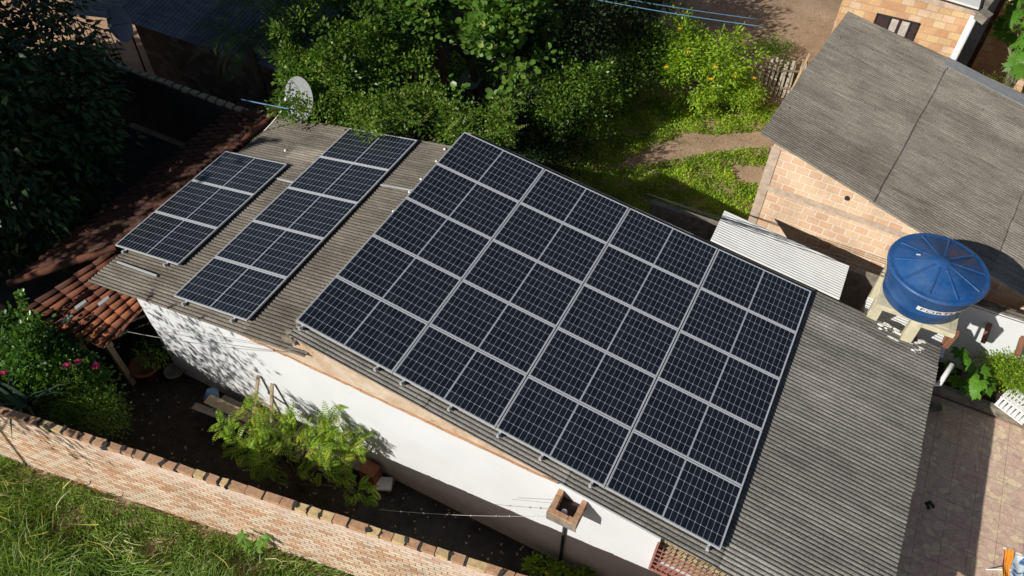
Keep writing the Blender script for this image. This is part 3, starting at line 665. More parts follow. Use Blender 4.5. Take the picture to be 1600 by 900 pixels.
# far brick wall to the right of it
FWL = thing('brick_wall', 'orange brick wall in the top right corner, half shaded, behind the lobed leaves', 'wall', (0, 0, 0))
fix_normals(MB().prism([(9.9, G0), (15.5, G0), (15.5, -.6), (9.9, -.6)], 'y', 12.6, 12.75).build('wall', 'house_brick2', FWL))
fix_normals(MB().prism([(9.8, G0), (16, G0), (16, -.56), (9.8, -.56)], 'y', 12.9, 13.0).build('back_wall', 'shade_toned_brick', FWL))
# white metal lean-to sheet between the two houses
LT = thing('lean_to', 'white corrugated metal sheet roof bridging the large array and the brick house', 'roof', (0, 0, 0))
pf, ul, vl = patch((5.53, .28, -.93), (8.22, .28, -1.33), (8.22, 1.42, -1.45), (5.50, 1.42, -1.07))
corrugated('sheet', 'white_metal', pf, ul, vl, 3, 5, LT, pitch=.076, amp=.012, tonefn=lambda a, b: .5, flip=True, jag=0)
m = MB()
for x in (5.7, 8.0): MB().beam((x, .1, -1.06-(x-5.5)*.14), (x, 1.4, -1.17-(x-5.5)*.14), .05, .06).build('batten', 'wood', LT)
LT2 = thing('lean_to', 'small white corrugated sheet below the blue tank beside the roof edge', 'roof', (0, 0, 0))
pf, ul, vl = patch((8.75, .22, -1.62), (10.35, .22, -1.82), (10.38, .95, -1.86), (8.75, .95, -1.66))
corrugated('sheet', 'white_metal', pf, ul, vl, 3, 5, LT2, pitch=.076, amp=.012, tonefn=lambda a, b: .5, flip=True, jag=0)
# low walls in the gap
g = MB().box((6.4, 1.85, -2.9), (5.2, .14, 2.0)); tag(g.build('gap_wall', 'old_concrete'), 'stained low wall top in the dark gap beside the white metal sheet', 'wall')
g = MB()
for k in range(14): g.box((1.2+k*.33, 1.32, -2.55+random.uniform(-.01, .01)), (.29, .14, .09), jit=.01)
g.prism([(1.0, G0), (6.0, G0), (6.0, -2.6), (1.0, -2.6)], 'y', 1.26, 1.38); tag(fix_normals(g.build('gap_wall', 'cap_brick')), 'shaded brick-capped wall just behind the back edge of the large array', 'wall')
# ------------------------------------------------------------------ blue water tank on its concrete stand
TC = Vector((9.50, .50, -.74))
ST = thing('tank_stand', 'cream concrete stand of slab and pillars under the blue tank', 'stand', (TC.x, TC.y, 0))
MB().box((-.05, .12, TC.z-.055), (1.28, 1.42, .11)).box((.42, -.42, TC.z-.06), (.55, .5, .105)).build('slab', 'concrete', ST, bevel=.012)
m = MB(); 
for k, (x, y, z0) in enumerate(((.06, -.5, -1.42), (-.62, .55, G0), (-.62, -.28, G0), (.5, .6, G0))):
    MB().box((x, y, (z0+TC.z-.11)/2), (.2, .2, TC.z-.11-z0)).build('pillar', 'concrete', ST, bevel=.01)
TK = thing('water_tank', 'big blue plastic water tank with a ribbed round lid and white lettering band', 'water tank', TC)
RB, RR, HH = .70, .865, .80
MB().lathe([(0, .004), (RB-.02, .004), (RB, .03), (RB+.01, .2), (RB+.035, .22), (RB+.03, .26), (RR-.075, .53), (RR-.06, .55), (RR-.06, HH-.06), (RR-.03, HH-.03)], n=72).build('tank_body', 'blue_plastic', TK, True)
lid = MB().lathe([(RR-.045, HH-.075), (RR, HH-.07), (RR+.008, HH-.03), (RR-.005, HH), (RR-.04, HH+.008), (RR-.09, HH-.004), (RR-.11, HH+.012), (.16, HH+.15), (.145, HH+.168), (0, HH+.172)], n=72).build('lid', 'blue_plastic', TK, True)
m = MB()
for k in range(10):
    a = 2*math.pi*(k+.35)/10; ca, sa = math.cos(a), math.sin(a); p0 = Vector((ca*.13, sa*.13, HH+.165)); p1 = Vector((ca*(RR-.1), sa*(RR-.1), HH+.028)); s_ = Vector((-sa, ca, 0))
    e = Vector((0, 0, .015)); vs = [p0+s_*.024, p0+e*.3+s_*.009, p0+e*.3-s_*.009, p0-s_*.024, p1+s_*.024, p1+e+s_*.009, p1+e-s_*.009, p1-s_*.024]
    m.add([v-Vector((0, 0, .006)) for v in vs], [(0, 1, 5, 4), (1, 2, 6, 5), (2, 3, 7, 6), (4, 5, 6, 7), (3, 2, 1, 0)])
m.build('rib', 'blue_plastic', lid); lid.children[0].name = 'lid_ribs'
MB().box((-.40, .02, HH+.115), (.07, .03, .006), Matrix.Rotation(.4, 3, 'Z')).build('white_chip', 'white_plastic', lid)
# lettering band wrapped round the body
def rad(z): return (RB+.03)+((RR-.075)-(RB+.03))*(z-.26)/(.27)
zc, bh, a0, wdt = .43, .115, math.radians(-97), .92
def wrap(x, z, off): r = rad(zc+z)+off; a = a0+x/.78; return (r*math.cos(a), r*math.sin(a), zc+z)
m = MB(); K = 26; vs = [wrap(-.03+(wdt+.03)*i/K, z, .005) for z in (-bh/2, bh/2) for i in range(K+1)]
m.add(vs, [(i, i+1, i+K+2, i+K+1) for i in range(K)]); band = m.build('name_band', 'white_plastic', TK)
cu = bpy.data.curves.new('lettering', 'FONT'); cu.body = 'FORTLEV'; cu.size = .125; cu.offset = .0; cu.space_character = 1.08; cu.extrude = .001; cu.resolution_u = 3
to = bpy.data.objects.new('lettering', cu); COL.objects.link(to); bpy.context.view_layer.update()
me = bpy.data.meshes.new_from_object(to.evaluated_get(bpy.context.evaluated_depsgraph_get())); bpy.data.objects.remove(to)
sxm = max(v.co.x for v in me.vertices)
for v in me.vertices: v.co = wrap(v.co.x*(wdt-.08)/sxm+.02, v.co.y*.82-.037, .009+v.co.z)
me.materials.append(M['navy']); lo = bpy.data.objects.new('lettering', me); COL.objects.link(lo); lo.parent = band
# drain elbow at the roof corner
tag(MB().tube([at(1455, 597, -1.75), at(1462, 600, -1.75), at(1468, 600, -1.74), at(1472, 594, -1.7), at(1488, 569, -1.55)], .045, 12).build('elbow_pipe', 'white_plastic', None, True), 'white L-shaped plastic pipe sticking out at the patio corner of the roof', 'pipe')
m = MB(); m.tube([(10.15, .5, -.85), (10.35, .55, -2.1)], .03, 8); m.box((10.2, -.05, -1.0), (.1, .09, .5), Matrix.Rotation(.12, 3, 'X')); tag(m.build('stub_post', 'wood_red'), 'brown wooden post end tied with yellow cord beside the tank stand', 'post', 'wooden stub posts along the white side wall')
# ------------------------------------------------------------------ white wall along the right side with stub posts
RW = thing('white_wall', 'white rendered side wall with wooden stubs above the patio plants', 'wall', (0, 0, 0))
m = MB().prism([(9.9, G0), (16, G0), (16, -1.86), (9.9, -1.9)], 'y', 1.98, 2.14); fix_normals(m.build('wall', 'white_paint', RW))
m = MB()
for k in range(40): m.box((9.95+k*.15, 2.06, -1.87+.0066*k/10), (.15, .18, random.uniform(.03, .06)), jit=.008)
m.build('coping', 'old_concrete', RW)
for i, (a, b, lb) in enumerate(((1546, 507, 'brown wooden stub jutting from the white side wall, right of the tank lettering'), (1598, 527, 'brown wooden stub on the white side wall at the right photo edge'))):
    p = at(a, b, -2.32); p.y = 1.98; d = FW+RT*((a-800)/FPX)-UPV*((b-450)/FPX); p = CAM+d*((1.98-CAM.y)/d.y); q = p+Vector((-.02, -.42, -.12))
    tag(MB().beam(p, q, .085, .12).build('stub_post', 'wood_red', bevel=.006), lb, 'post', 'wooden stub posts along the white side wall')
# planter kerb, crate, bowl, sandals, clothes rack
tag(MB().box((12.9, 1.15, G0+.14), (5.4, .16, .22), jit=.01).build('planter_kerb', 'old_concrete', bevel=.02), 'low stained concrete kerb between the patio tiles and the planting', 'kerb')
m = MB().add([(10.3, 1.2, G0+.07), (16, 1.2, G0+.07), (16, 1.98, G0+.07), (10.3, 1.98, G0+.07)], [(0, 1, 2, 3)]); structure(m.build('planter_soil', 'soil'))
CR = thing('laundry_crate', 'white slatted plastic crate on the kerb at the right edge', 'crate', at(1583, 640, G0+.3), None, -.45)
m = MB()
for s in (-1, 1):
    for k in range(7): m.box((-.27+k*.09, s*.2, .16), (.05, .012, .28)); 
    for k in range(5): m.box((s*.3, -.16+k*.08, .16), (.012, .045, .28))
    m.box((0, s*.2, .31), (.63, .03, .03)).box((s*.3, 0, .31), (.03, .41, .03)).box((0, s*.2, .02), (.62, .02, .03)).box((s*.3, 0, .02), (.02, .4, .03))
m.box((0, 0, .01), (.6, .4, .012)); m.build('basket', 'white_plastic', CR)
m = MB()
for k in range(8): m.box((-.26+k*.075, 0, .33), (.045, .42, .012))
for k in range(3): m.box((0, -.15+k*.15, .332), (.6, .03, .012))
m.build('lid_grid', 'white_plastic', CR)
BO = thing('plastic_bowl', 'round dark bowl on the shaded patio beside the roof edge', 'bowl', at(1458, 638, G0+.02))
MB().lathe([(0, .012), (.10, .012), (.14, .09), (.155, .095), (.15, .1), (.135, .095), (.095, .02), (0, .02)], n=24).build('bowl', 'old_concrete', BO, True)
for i, (a, b, r_) in enumerate(((1449, 790, .5), (1455, 788, .9))):
    m = MB(); m.lathe([(0, .02), (.035, .02), (.04, .0)], (0, .04, 0), 12).lathe([(0, .02), (.03, .02), (.034, .0)], (0, -.05, 0), 12).box((0, 0, .01), (.055, .1, .018))
    o = m.build('sandal', 'wire', None); o.location = at(a, b, G0+.008); o.rotation_euler.z = r_; tag(o, ['left one of the two small dark sandals lying on the shaded patio', 'right one of the two small dark sandals lying on the shaded patio'][i], 'sandal', 'pair of dark sandals on the patio')
RK = thing('clothes_rack', 'folding drying rack with blue and white clothes in the bottom right corner', 'drying rack', (12.6, -2.9, G0))
m = MB()
for k in range(6): m.tube([(-.35+k*.16, -.6, .9), (-.35+k*.16, .42, .9)], .008, 6)
for s in (-.6, .42): m.tube([(-.4, s, .9), (.5, s, .9)], .011, 6); m.tube([(-.4, s, .9), (.4, s, 0)], .011, 6); m.tube([(.5, s, .9), (-.3, s, 0)], .011, 6)
m.build('frame', 'white_plastic', RK)
def cloth(x0, x1, y0, y1, z, mat, nm, sag=.03):
    V = []; K, J = 22, 16
    for i in range(K+1):
        for j in range(J+1):
            u, v = i/K, j/J; V.append((x0+(x1-x0)*u+.012*math.sin(9*v), y0+(y1-y0)*v, z+sag*math.sin(u*19+2*v)*.5+.03*math.sin(5*v+3*u)))
    m = MB().add(V, [(i*(J+1)+j, (i+1)*(J+1)+j, (i+1)*(J+1)+j+1, i*(J+1)+j+1) for i in range(K) for j in range(J)]); return m.build(nm, mat, None, True)
o = cloth(12.33, 13.0, -3.4, -2.52, G0+.95, 'cloth_blue', 'shirt'); tag(o, 'blue and white patterned cloth spread over the drying rack', 'clothes')
o = cloth(12.20, 12.33, -3.3, -2.50, G0+.93, 'orange', 'orange_cloth'); tag(o, 'bright orange cloth edge hanging at the rack corner', 'clothes')
# ------------------------------------------------------------------ wooden fence at the back
FN = thing('paling_fence', 'crooked grey wooden paling fence beside the yellow-flowered bush', 'fence', (0, 0, 0))
pa, pb = Vector((3.7, 9.6, G0)), Vector((6.0, 10.5, G0))
for k in range(21):
    p = pa.lerp(pb, k/20); hgt = random.uniform(1.15, 1.5); lx = random.gauss(0, .06)
    MB().beam(p, p+Vector((lx, random.gauss(0, .03), hgt)), random.uniform(.06, .09), .022, (0, 1, 0)).build('paling', 'paling_wood', FN)
m = MB().beam(pa+Vector((0, -.03, .95)), pb+Vector((0, -.03, 1.0)), .03, .05).beam(pa+Vector((0, -.03, .35)), pb+Vector((0, -.03, .4)), .03, .05); m.build('rail', 'wood', FN)
m = MB().beam((5.35, 9.5, G0), (5.55, 10.2, -2.25), .07, .04).beam((5.75, 9.7, G0), (5.45, 10.1, -2.4), .06, .04); m.build('brace', 'wood_tan', FN)

# ------------------------------------------------------------------ cables and wires
def cable(a, b, sag, r, mat, label, group=None, n=16, name='cable'):
    a, b = Vector(a), Vector(b); pts = [a.lerp(b, i/n)-Vector((0, 0, sag*4*(i/n)*(1-i/n))) for i in range(n+1)]
    return tag(MB().tube(pts, r, 6).build(name, mat, None, True), label, 'cable', group)
cable(at(905, -6, -.5), at(1195, 42, -.6), .05, .012, 'wire_blue', 'lower blue cable crossing above the yellow-flowered bush', 'blue cables over the back lot')
cable(at(890, -18, -.4), at(1185, 30, -.5), .05, .009, 'wire_blue', 'upper thinner blue cable crossing above the yellow-flowered bush', 'blue cables over the back lot')
for k in range(3):
    cable(at(1010+k*8, 302+k*3, -.75), at(1640, 500+k*9, -.9), .03+.012*k, .007, 'wire', ['upper black cable across the white metal sheet to the tank', 'middle black cable across the white metal sheet to the tank', 'lower black cable across the white metal sheet to the tank'][k], 'black cables over the white metal sheet')
cable(at(377, 155, -.9), at(452, 170, -.7),   .01, .016, 'wire_blue', 'thick blue tube running from the dark tile roof to the dish', None)
cable(at(440, 173, -.8), onleft(412, 205, .02), .02, .012, 'pale', 'thin pale cord from the dish arm down onto the brown roof', None)
def onwall(px, py, y=-6.0):
    d = FW+RT*((px-800)/FPX)-UPV*((py-450)/FPX); return CAM+d*((y-CAM.y)/d.y)
cable(onwall(270, 515, -6.2), onwall(470, 548, -6.05), .03, .004, 'wire_grey', 'upper thin wire slung in front of the left end of the white wall', 'thin wires on the white wall')
cable(onwall(198, 518, -6.5), onwall(465, 552, -6.05), .1, .006, 'wire_grey', 'lower thin wire slung in front of the left end of the white wall', 'thin wires on the white wall')
WL = thing('barbed_wire', 'sagging clothes wire with pegs ending at the brick vent box', 'wire', (0, 0, 0))
a, b = onwall(862, 789, -6.4), onwall(590, 788, -7.0); b.z = -2.9; a.z = -1.2
pts = [a.lerp(b, i/14)-Vector((0, 0, .1*4*(i/14)*(1-i/14))) for i in range(15)]
MB().tube(pts, .004, 5).build('wire', 'wire_grey', WL)
for i in (1, 3, 4, 6, 8, 10, 12): MB().box(pts[i], (.012, .016, .08), Matrix.Rotation(random.uniform(-.5, .5), 3, 'X')).build('peg', 'pale', WL)
cable(onwall(800, 780, -6.1), onwall(862, 786, -6.2), .0, .004, 'wire_grey', 'short second wire on the white wall ending at the brick vent box', 'thin wires on the white wall')
# ------------------------------------------------------------------ satellite dishes
def dish(name, label, c, r, face, mat, arm=True, foot=None):
    T = thing(name, label, 'satellite dish', c); f = Vector(face).normalized(); q = f.to_track_quat('Z', 'Y').to_matrix(); k = 10
    prof = [(r*i/k, .22*r*(i/k)**2-.02) for i in range(k+1)]+[(r*1.015, .22*r-.015), (r*.99, .22*r-.03)]+[(r*i/k, .22*r*(i/k)**2-.028) for i in range(k-1, -1, -1)]
    MB().lathe(prof, (0, 0, 0), 40, q).build('reflector', mat, T, True)
    m = MB(); foc = q @ Vector((0, 0, r*.85))
    for a in (.3, 2.4, 4.5): m.tube([q @ Vector((r*.93*math.cos(a), r*.93*math.sin(a), .2*r)), foc], .008, 6)
    m.build('feed_arm', 'black_metal', T); MB().tube([foc-f*.05, foc+f*.04], .035, 10).build('feed_horn', 'pale', T)
    if foot is not None: MB().tube([-f*.03, -f*.15, Vector(foot)-Vector(c)], .025, 8).build('mast', 'black_metal', T)
    return T
dish('satellite_dish', 'pale grey satellite dish half hidden by leaves at the brown roof corner', (-4.62, .16, -.80), .52, (-.22, -.86, .46), 'dish', foot=(-4.4, .5, -1.7))
dish('satellite_dish', 'blue-grey satellite dish in shade in front of the far left house', (-10.5, .35, -.5), .46, (0, -.95, .3), 'dish_blue', foot=(-10.6, .5, -2.2))
dish('satellite_dish', 'small grey dish in the dark gap under the round-leaved trees', at(735, 125, -2.6), .3, (.2, -.5, .8), 'dish', foot=at(735, 135, G0))

# ------------------------------------------------------------------ far left: courtyard wall, shaded house, gate
cw_ = thing('courtyard_wall', 'dark rendered courtyard wall with a dotted brick coping in deep shade', 'wall', (0, 0, 0))
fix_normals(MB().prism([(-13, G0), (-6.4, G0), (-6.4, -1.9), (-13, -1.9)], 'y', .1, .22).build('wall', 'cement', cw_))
m = MB()
for k in range(22): m.box((-12.9+k*.3, .16, -1.86), (.22, .16, .07), jit=.01)
m.build('coping', 'cream_tile', cw_)
FH = thing('shaded_house', 'brick house toned dark for tree shade, with a rusty corrugated roof at the top left', 'house', (0, 0, 0))
fix_normals(MB().prism([(-12.3, G0), (-4.2, G0), (-4.2, -1.5), (-12.3, -1.5)], 'y', 1.9, 6).build('wall', 'shade_toned_brick', FH))
pf, ul, vl = patch((-12.6, 6.2, -.5), (-12.6, 1.45, -1.45), (-3.8, 1.55, -1.45), (-3.8, 6.2, -.5))
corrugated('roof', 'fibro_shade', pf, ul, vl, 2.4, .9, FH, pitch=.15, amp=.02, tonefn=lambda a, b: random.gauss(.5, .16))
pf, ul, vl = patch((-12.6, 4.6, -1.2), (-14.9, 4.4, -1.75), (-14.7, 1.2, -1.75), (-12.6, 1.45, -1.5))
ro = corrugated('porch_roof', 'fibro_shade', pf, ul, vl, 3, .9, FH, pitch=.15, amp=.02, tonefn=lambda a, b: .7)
GT = thing('metal_gate', 'thin barred metal gate standing against the orange street', 'gate', (-14.6, 1.4, G0))
m = MB()
for k in range(9): m.box((.0+k*.22, 0, 1.0), (.02, .02, 1.9))
m.box((.9, 0, 1.95), (1.9, .03, .03)).box((.9, 0, .1), (1.9, .03, .03)); m.build('bars', 'black_metal', GT)

# ------------------------------------------------------------------ yard clutter
LD = thing('wooden_ladder', 'grey wooden ladder frame leaning on the white wall', 'ladder', (0, 0, 0))
r1 = (Vector((-1.25, -6.04, -2.15)), Vector((-1.42, -6.55, -3.5))); r2 = (Vector((-.93, -6.04, -2.2)), Vector((-.95, -6.62, -3.75)))
MB().beam(*r1, .065, .03, (0, 1, 0)).build('rail', 'wood_tan', LD); MB().beam(*r2, .065, .03, (0, 1, 0)).build('rail', 'wood_tan', LD)
for t_ in (.35, .78): MB().beam(r1[0].lerp(r1[1], t_)+Vector((-.08, -.03, .02)), r2[0].lerp(r2[1], t_)+Vector((.1, -.03, -.02)), .03, .07).build('rung', 'wood_tan', LD)
def board(a, b, wd, h, mat, label, up=(0, 0, 1), name='plank', group='old planks in the yard'): return tag(MB().beam(a, b, wd, h, up).build(name, mat), label, 'plank', group)
board((-2.55, -6.5, -3.25), (-.3, -6.45, -3.2), .22, .03, 'wood_tan', 'tan plank lying under the ladder beside the bright leafy tree')
board((-2.7, -6.75, -3.28), (.6, -6.35, -3.35), .16, .03, 'wood', 'long grey plank running behind the bright leafy tree')
board((.3, -6.25, -3.5), (1.35, -6.2, -3.55), .2, .05, 'wood', 'short grey plank against the wall base right of the tree')
m = MB(); m.box((-1.0, -6.4, -3.56), (3.0, .5, .04))
for x in (-2.4, .3): m.box((x, -6.55, -3.73), (.06, .06, .34)).box((x, -6.2, -3.73), (.06, .06, .34))
tag(m.build('bench', 'wood'), 'low dark work bench of boards along the white wall', 'bench')
tag(MB().box((1.25, -6.22, -3.62), (.34, .28, .5), jit=.01).build('paving_block', 'clay', bevel=.01), 'brick coloured block standing at the wall foot beside the tree', 'block')
for k in range(3):
    o = MB().box((0, 0, .03), (.36-.03*k, .27, .055), jit=.004).build('floor_tile', 'white_metal' if k == 2 else 'old_concrete'); o.location = at(601, 757, G0+.06*k); o.rotation_euler.z = .2+.12*k
    tag(o, ['bottom slab of the small pale stack on the yard floor', 'middle slab of the small pale stack on the yard floor', 'white top slab of the small stack on the yard floor'][k], 'slab', 'stack of slabs in the yard')
o = MB().lathe([(0, 0), (.12, 0), (.15, .2), (.155, .22), (.14, .22), (.11, .03), (0, .03)], n=24).build('bucket', 'blue_ball', None, True); o.location = (-2.62, -6.3, -3.54); o.rotation_euler = (2.9, .2, 0); o.location.z += .22; tag(o, 'upturned faded blue bucket in the shade at the wall foot', 'bucket')
for (px, py, s, lb) in ((235, 585, 1.25, 'large clay pot in deep shade under the tiled porch'), (277, 588, .8, 'pale rimmed pot at the left foot of the white wall')):
    o = MB().lathe([(0, 0), (.16, 0), (.24, .26), (.27, .27), (.27, .31), (.23, .31), (.2, .22), (0, .22)], n=28).build('plant_pot', 'clay' if s > 1 else 'old_concrete', None, True)
    o.location = at(px, py, G0); o.scale = (s,)*3; tag(o, lb, 'pot')
# ------------------------------------------------------------------ trees and plants
def sprays(starts, dirn, n, L_, npl, leafl, leafw, mat, parent, name='fronds', droop=.5, spread=.5, tone=(.3, .9), tpl=LEAF):
    """arching shoots with two rows of leaflets"""
    C = []; D = []; N = []; tn = []; Ls = []
    st = MB()
    for s in range(n):
        b = Vector(starts[s % len(starts)]); d = (Vector(dirn(b))+Vector(RNG.normal(size=3))*spread).normalized(); l_ = L_*RNG.uniform(.7, 1.15); prev = b; P_ = [b]; t0 = RNG.uniform(*tone)
        for i in range(1, npl+1):
            u_ = i/npl; dd = (d+Vector((0, 0, -droop*u_*1.4))).normalized(); prev = prev+dd*(l_/npl); P_.append(prev); side = dd.cross(Vector((0, 0, 1)))
            if side.length < .05: side = Vector((1, 0, 0))
            side.normalize(); up_ = side.cross(dd)
            sc_ = math.sin(math.pi*min(.97, .12+.85*u_))**.6
            for sg in (-1, 1):
                C.append(prev); D.append(side*sg*.9+dd*.55+Vector((0, 0, -.15))); N.append(up_+Vector(RNG.normal(size=3))*.15); tn.append(min(.9, max(0, t0+RNG.normal()*.08))); Ls.append(leafl*sc_)
        st.tube(P_[::max(1, npl//4)]+[P_[-1]], [.0035]*len(P_[::max(1, npl//4)])+[.002], 5, False)
    C, D, N = (np.array([tuple(q) for q in a]) for a in (C, D, N)); Ls = np.array(Ls)
    leaves(name, C, D, N, Ls, Ls*(leafw/leafl), np.array(tn), tpl, mat, parent); st.build(name+'_stalks', 'bark', parent)
Z3 = np.array((0., 0., 1.))
tree('mango_tree', 'big dark broad-leaved tree filling the left edge in shade', 'tree', (-10.2, -3.2, G0), (-11.4, -3.9, -.9), (3.8, 3.3, 3.4), 760, 40, (.26, .26, .16), .27, .08, LONG, 'lf_mango', .28, lump=.16, droop=.45, up=.6, shell=2.2, flat=-.9)
tree('mango_tree', 'tall dense tree outside the frame that shades the left side', 'tree', (-17.3, -11.7, G0), (-17.3, -11.7, 3.6), (5.6, 5.6, 5.6), 1150, 30, (.40, .40, .36), .5, .26, LONG, 'lf_mango', .35, droop=.3, shell=1.8, lump=.12, flat=-.95)
tree('shade_tree', 'very tall tree outside the frame placed to shade the far left house', 'tree', (-17.5, -9.3, G0), (-17.5, -9.3, 11.3), (4.2, 4.2, 4.4), 620, 30, (.4, .4, .35), .5, .26, LONG, 'lf_mango', .4, droop=.3, shell=1.8, lump=.15, flat=-.95)  # unseen tree, positioned so its crown shades the far left house
tree('small_leaved_tree', 'small-leaved tree hanging over the brown roof corner and the dish', 'tree', (-4.0, 2.6, G0), (-4.6, 2.0, -1.1), (2.1, 1.9, 1.6), 560, 56, (.14, .14, .08), .105, .062, LEAF, 'lf_small', .13, lump=.5, flat=-.4, gap=(-.02, 3.4))
tree('round_leaved_tree', 'round-leaved tree at the top centre above the vines', 'tree', (-2.6, 5.2, G0), (-2.7, 4.6, -.6), (2.6, 1.8, 1.7), 400, 36, (.18, .18, .10), .16, .14, ROUND, 'lf_round', .15, lump=.4, flat=-.4, gap=(.0, 3.0))
tree('round_leaved_tree', 'second rounder-leaved tree left of top centre behind the small-leaved tree', 'tree', (-5.4, 5.2, G0), (-5.4, 4.9, -.4), (1.9, 1.6, 1.6), 280, 40, (.17, .17, .10), .13, .10, ROUND, 'lf_round', .14, lump=.35, flat=-.4, gap=(-.05, 3.2))
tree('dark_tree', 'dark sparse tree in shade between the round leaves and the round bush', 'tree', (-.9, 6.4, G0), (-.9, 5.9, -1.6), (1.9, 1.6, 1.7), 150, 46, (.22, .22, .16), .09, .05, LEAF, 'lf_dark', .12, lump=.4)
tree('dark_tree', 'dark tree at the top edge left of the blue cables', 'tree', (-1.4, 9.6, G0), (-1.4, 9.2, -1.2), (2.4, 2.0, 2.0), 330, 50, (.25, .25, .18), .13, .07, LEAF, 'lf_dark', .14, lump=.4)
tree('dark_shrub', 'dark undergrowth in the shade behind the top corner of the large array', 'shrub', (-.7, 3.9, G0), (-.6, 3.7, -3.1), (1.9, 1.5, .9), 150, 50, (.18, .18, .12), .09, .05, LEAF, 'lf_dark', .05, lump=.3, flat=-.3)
# vine overhanging the roof back edge
VN = thing('climbing_vine', 'bright fine-leaved vine spilling over the back edge of the brown roof', 'vine', (-2.4, 1.2, G0))
pts = []; dirs = []
for k in range(300):
    px, py = RNG.uniform(470, 800), 0; u_ = (px-470)/330; py = 186-40*RNG.uniform()*1.5+u_*38-12*math.sin(u_*14)
    z = RNG.uniform(-1.5, -.55); q = at(px, py, z); pts.append((q.x, q.y, q.z)); dirs.append((RNG.normal()*.3+.2, -.6, .4))
_q = np.array(pts)*4.0; _k = np.sin(_q[:, 0]+np.sin(_q[:, 1]))+np.sin(_q[:, 1]*1.2+np.sin(_q[:, 0])) > -.5; pts = np.array(pts)[_k]; dirs = np.array(dirs)[_k]; pts = np.array(pts)-np.array(VN.location); dirs = unit(np.array(dirs))
skeleton((0, 0, 0), pts, .06, (.1, .1, 2.0), 22, 'bark', VN, 'stem'); foliage('foliage', pts, dirs, 44, (.15, .13, .10), .085, .045, LEAF, 'lf_vine', VN)
sprays([tuple(p) for p in pts if p[0] > -.6], lambda b: Vector((.85, -.1, .5)), 130, .5, 9, .085, .045, 'lf_vine', VN, 'shoots', .25, .35, (.3, .95), LEAF)
# guava-like tree in the yard: bright pinnate fronds
YT = thing('young_tree', 'bright green feathery-leaved young tree in the yard beside the brick wall', 'tree', (.15, -7.05, G0))
tops = []
m = MB()
for (px, py, z) in ((352, 672, -2.1), (385, 640, -2.0), (400, 690, -2.2), (425, 660, -2.2), (440, 700, -2.5), (400, 720, -2.7), (455, 660, -2.3), (480, 690, -2.2), (500, 665, -2.0), (520, 650, -1.9), (530, 690, -2.1), (510, 720, -2.3), (545, 705, -2.2), (555, 690, -2.2), (470, 720, -2.8), (540, 740, -2.9), (570, 770, -3.1), (430, 730, -3.0), (380, 700, -2.4), (495, 700, -2.1)):
    q = at(px, py, z)-Vector((.15, -7.05, G0)); tops.append(tuple(q)); f = Vector((random.uniform(-.1, .1), random.uniform(-.1, .1), .55)); m.tube([(0, 0, 0), f, f.lerp(q, .55)+Vector((0, 0, .1)), q], [.035, .028, .017, .007], 6)
m.build('trunk', 'bark', YT, True)
cen = Vector((.05, -.1, 1.2))
tops = [tuple(np.array(q)*RNG.uniform(.82, 1.04)+RNG.normal(size=3)*np.array((.10, .07, .08))) for q in tops for _ in range(9)]
sprays(tops, lambda b: (b-cen).normalized()*.7+Vector((0, 0, .35)), 420, .32, 8, .082, .032, 'lf_guava', YT, 'crown', .55, .7, tpl=LEAF)
tree('dooryard_tree', 'sparse tree outside the frame that dapples the white wall and brick wall', 'tree', (-8.6, -14.0, G0), (-5.9, -11.6, 1.35), (1.5, 1.3, 1.25), 46, 22, (.16, .16, .14), .22, .06, LONG, 'lf_mango', .051, lump=.5, flat=-.95, droop=.3)
# palms, top left centre
for i, (px, py, z, lb, n_) in enumerate(((425, 20, -.4, 'palm with hanging fronds at the top edge above the small-leaved tree', 16), (385, 60, -.7, 'darker palm drooping in front of the shaded house', 16))):
    q = at(px, py, z); PM = thing('palm_tree', lb, 'palm', (q.x, q.y, G0)); MB().tube([(0, 0, 0), (.05, 0, (q.z-G0)*.5), (0, 0, q.z-G0)], [.14, .11, .09], 10).build('trunk', 'bark', PM, True)
    sprays([(0, 0, q.z-G0)], lambda b: Vector((RNG.normal(), RNG.normal(), .7)), n_, 1.7, 26, .42, .03, 'lf_palm', PM, 'crown', .9, .35, (.1, .8), LONG)
# bushes in the back lot
tree('round_bush', 'round dark-green bush standing alone left of the yellow-flowered bush', 'bush', (.35, 5.0, G0), (.25, 5.1, -2.5), (1.35, 1.25, 1.35), 210, 66, (.12, .12, .08), .085, .05, LEAF, 'lf_small', .07, lump=.5, flat=-.7, gap=(-.55, 4.5))
tree('flowering_bush', 'tall bright green bush with yellow flowers near the paling fence', 'bush', (2.5, 8.4, G0), (2.4, 9.0, -2.75), (1.6, 1.3, 1.1), 270, 58, (.13, .13, .10), .15, .048, LONG, 'lf_bright', .05, lump=.5, flat=-.5, gap=(-.12, 4.2))
tree('flowering_bush', 'narrower bright bush left of the yellow-flowered one, reaching the blue cables', 'bush', (1.3, 8.0, G0), (1.0, 8.6, -2.9), (.85, 1.3, 1.05), 110, 60, (.13, .13, .10), .13, .042, LONG, 'lf_bush', .045, lump=.4, flat=-.5)
tree('flowering_bush', 'low bright bush in front of the paling fence', 'bush', (3.9, 8.6, G0), (3.9, 9.0, -3.35), (.9, .7, .5), 100, 60, (.12, .12, .10), .085, .03, LONG, 'lf_bright', .04, lump=.3, flat=-.5)
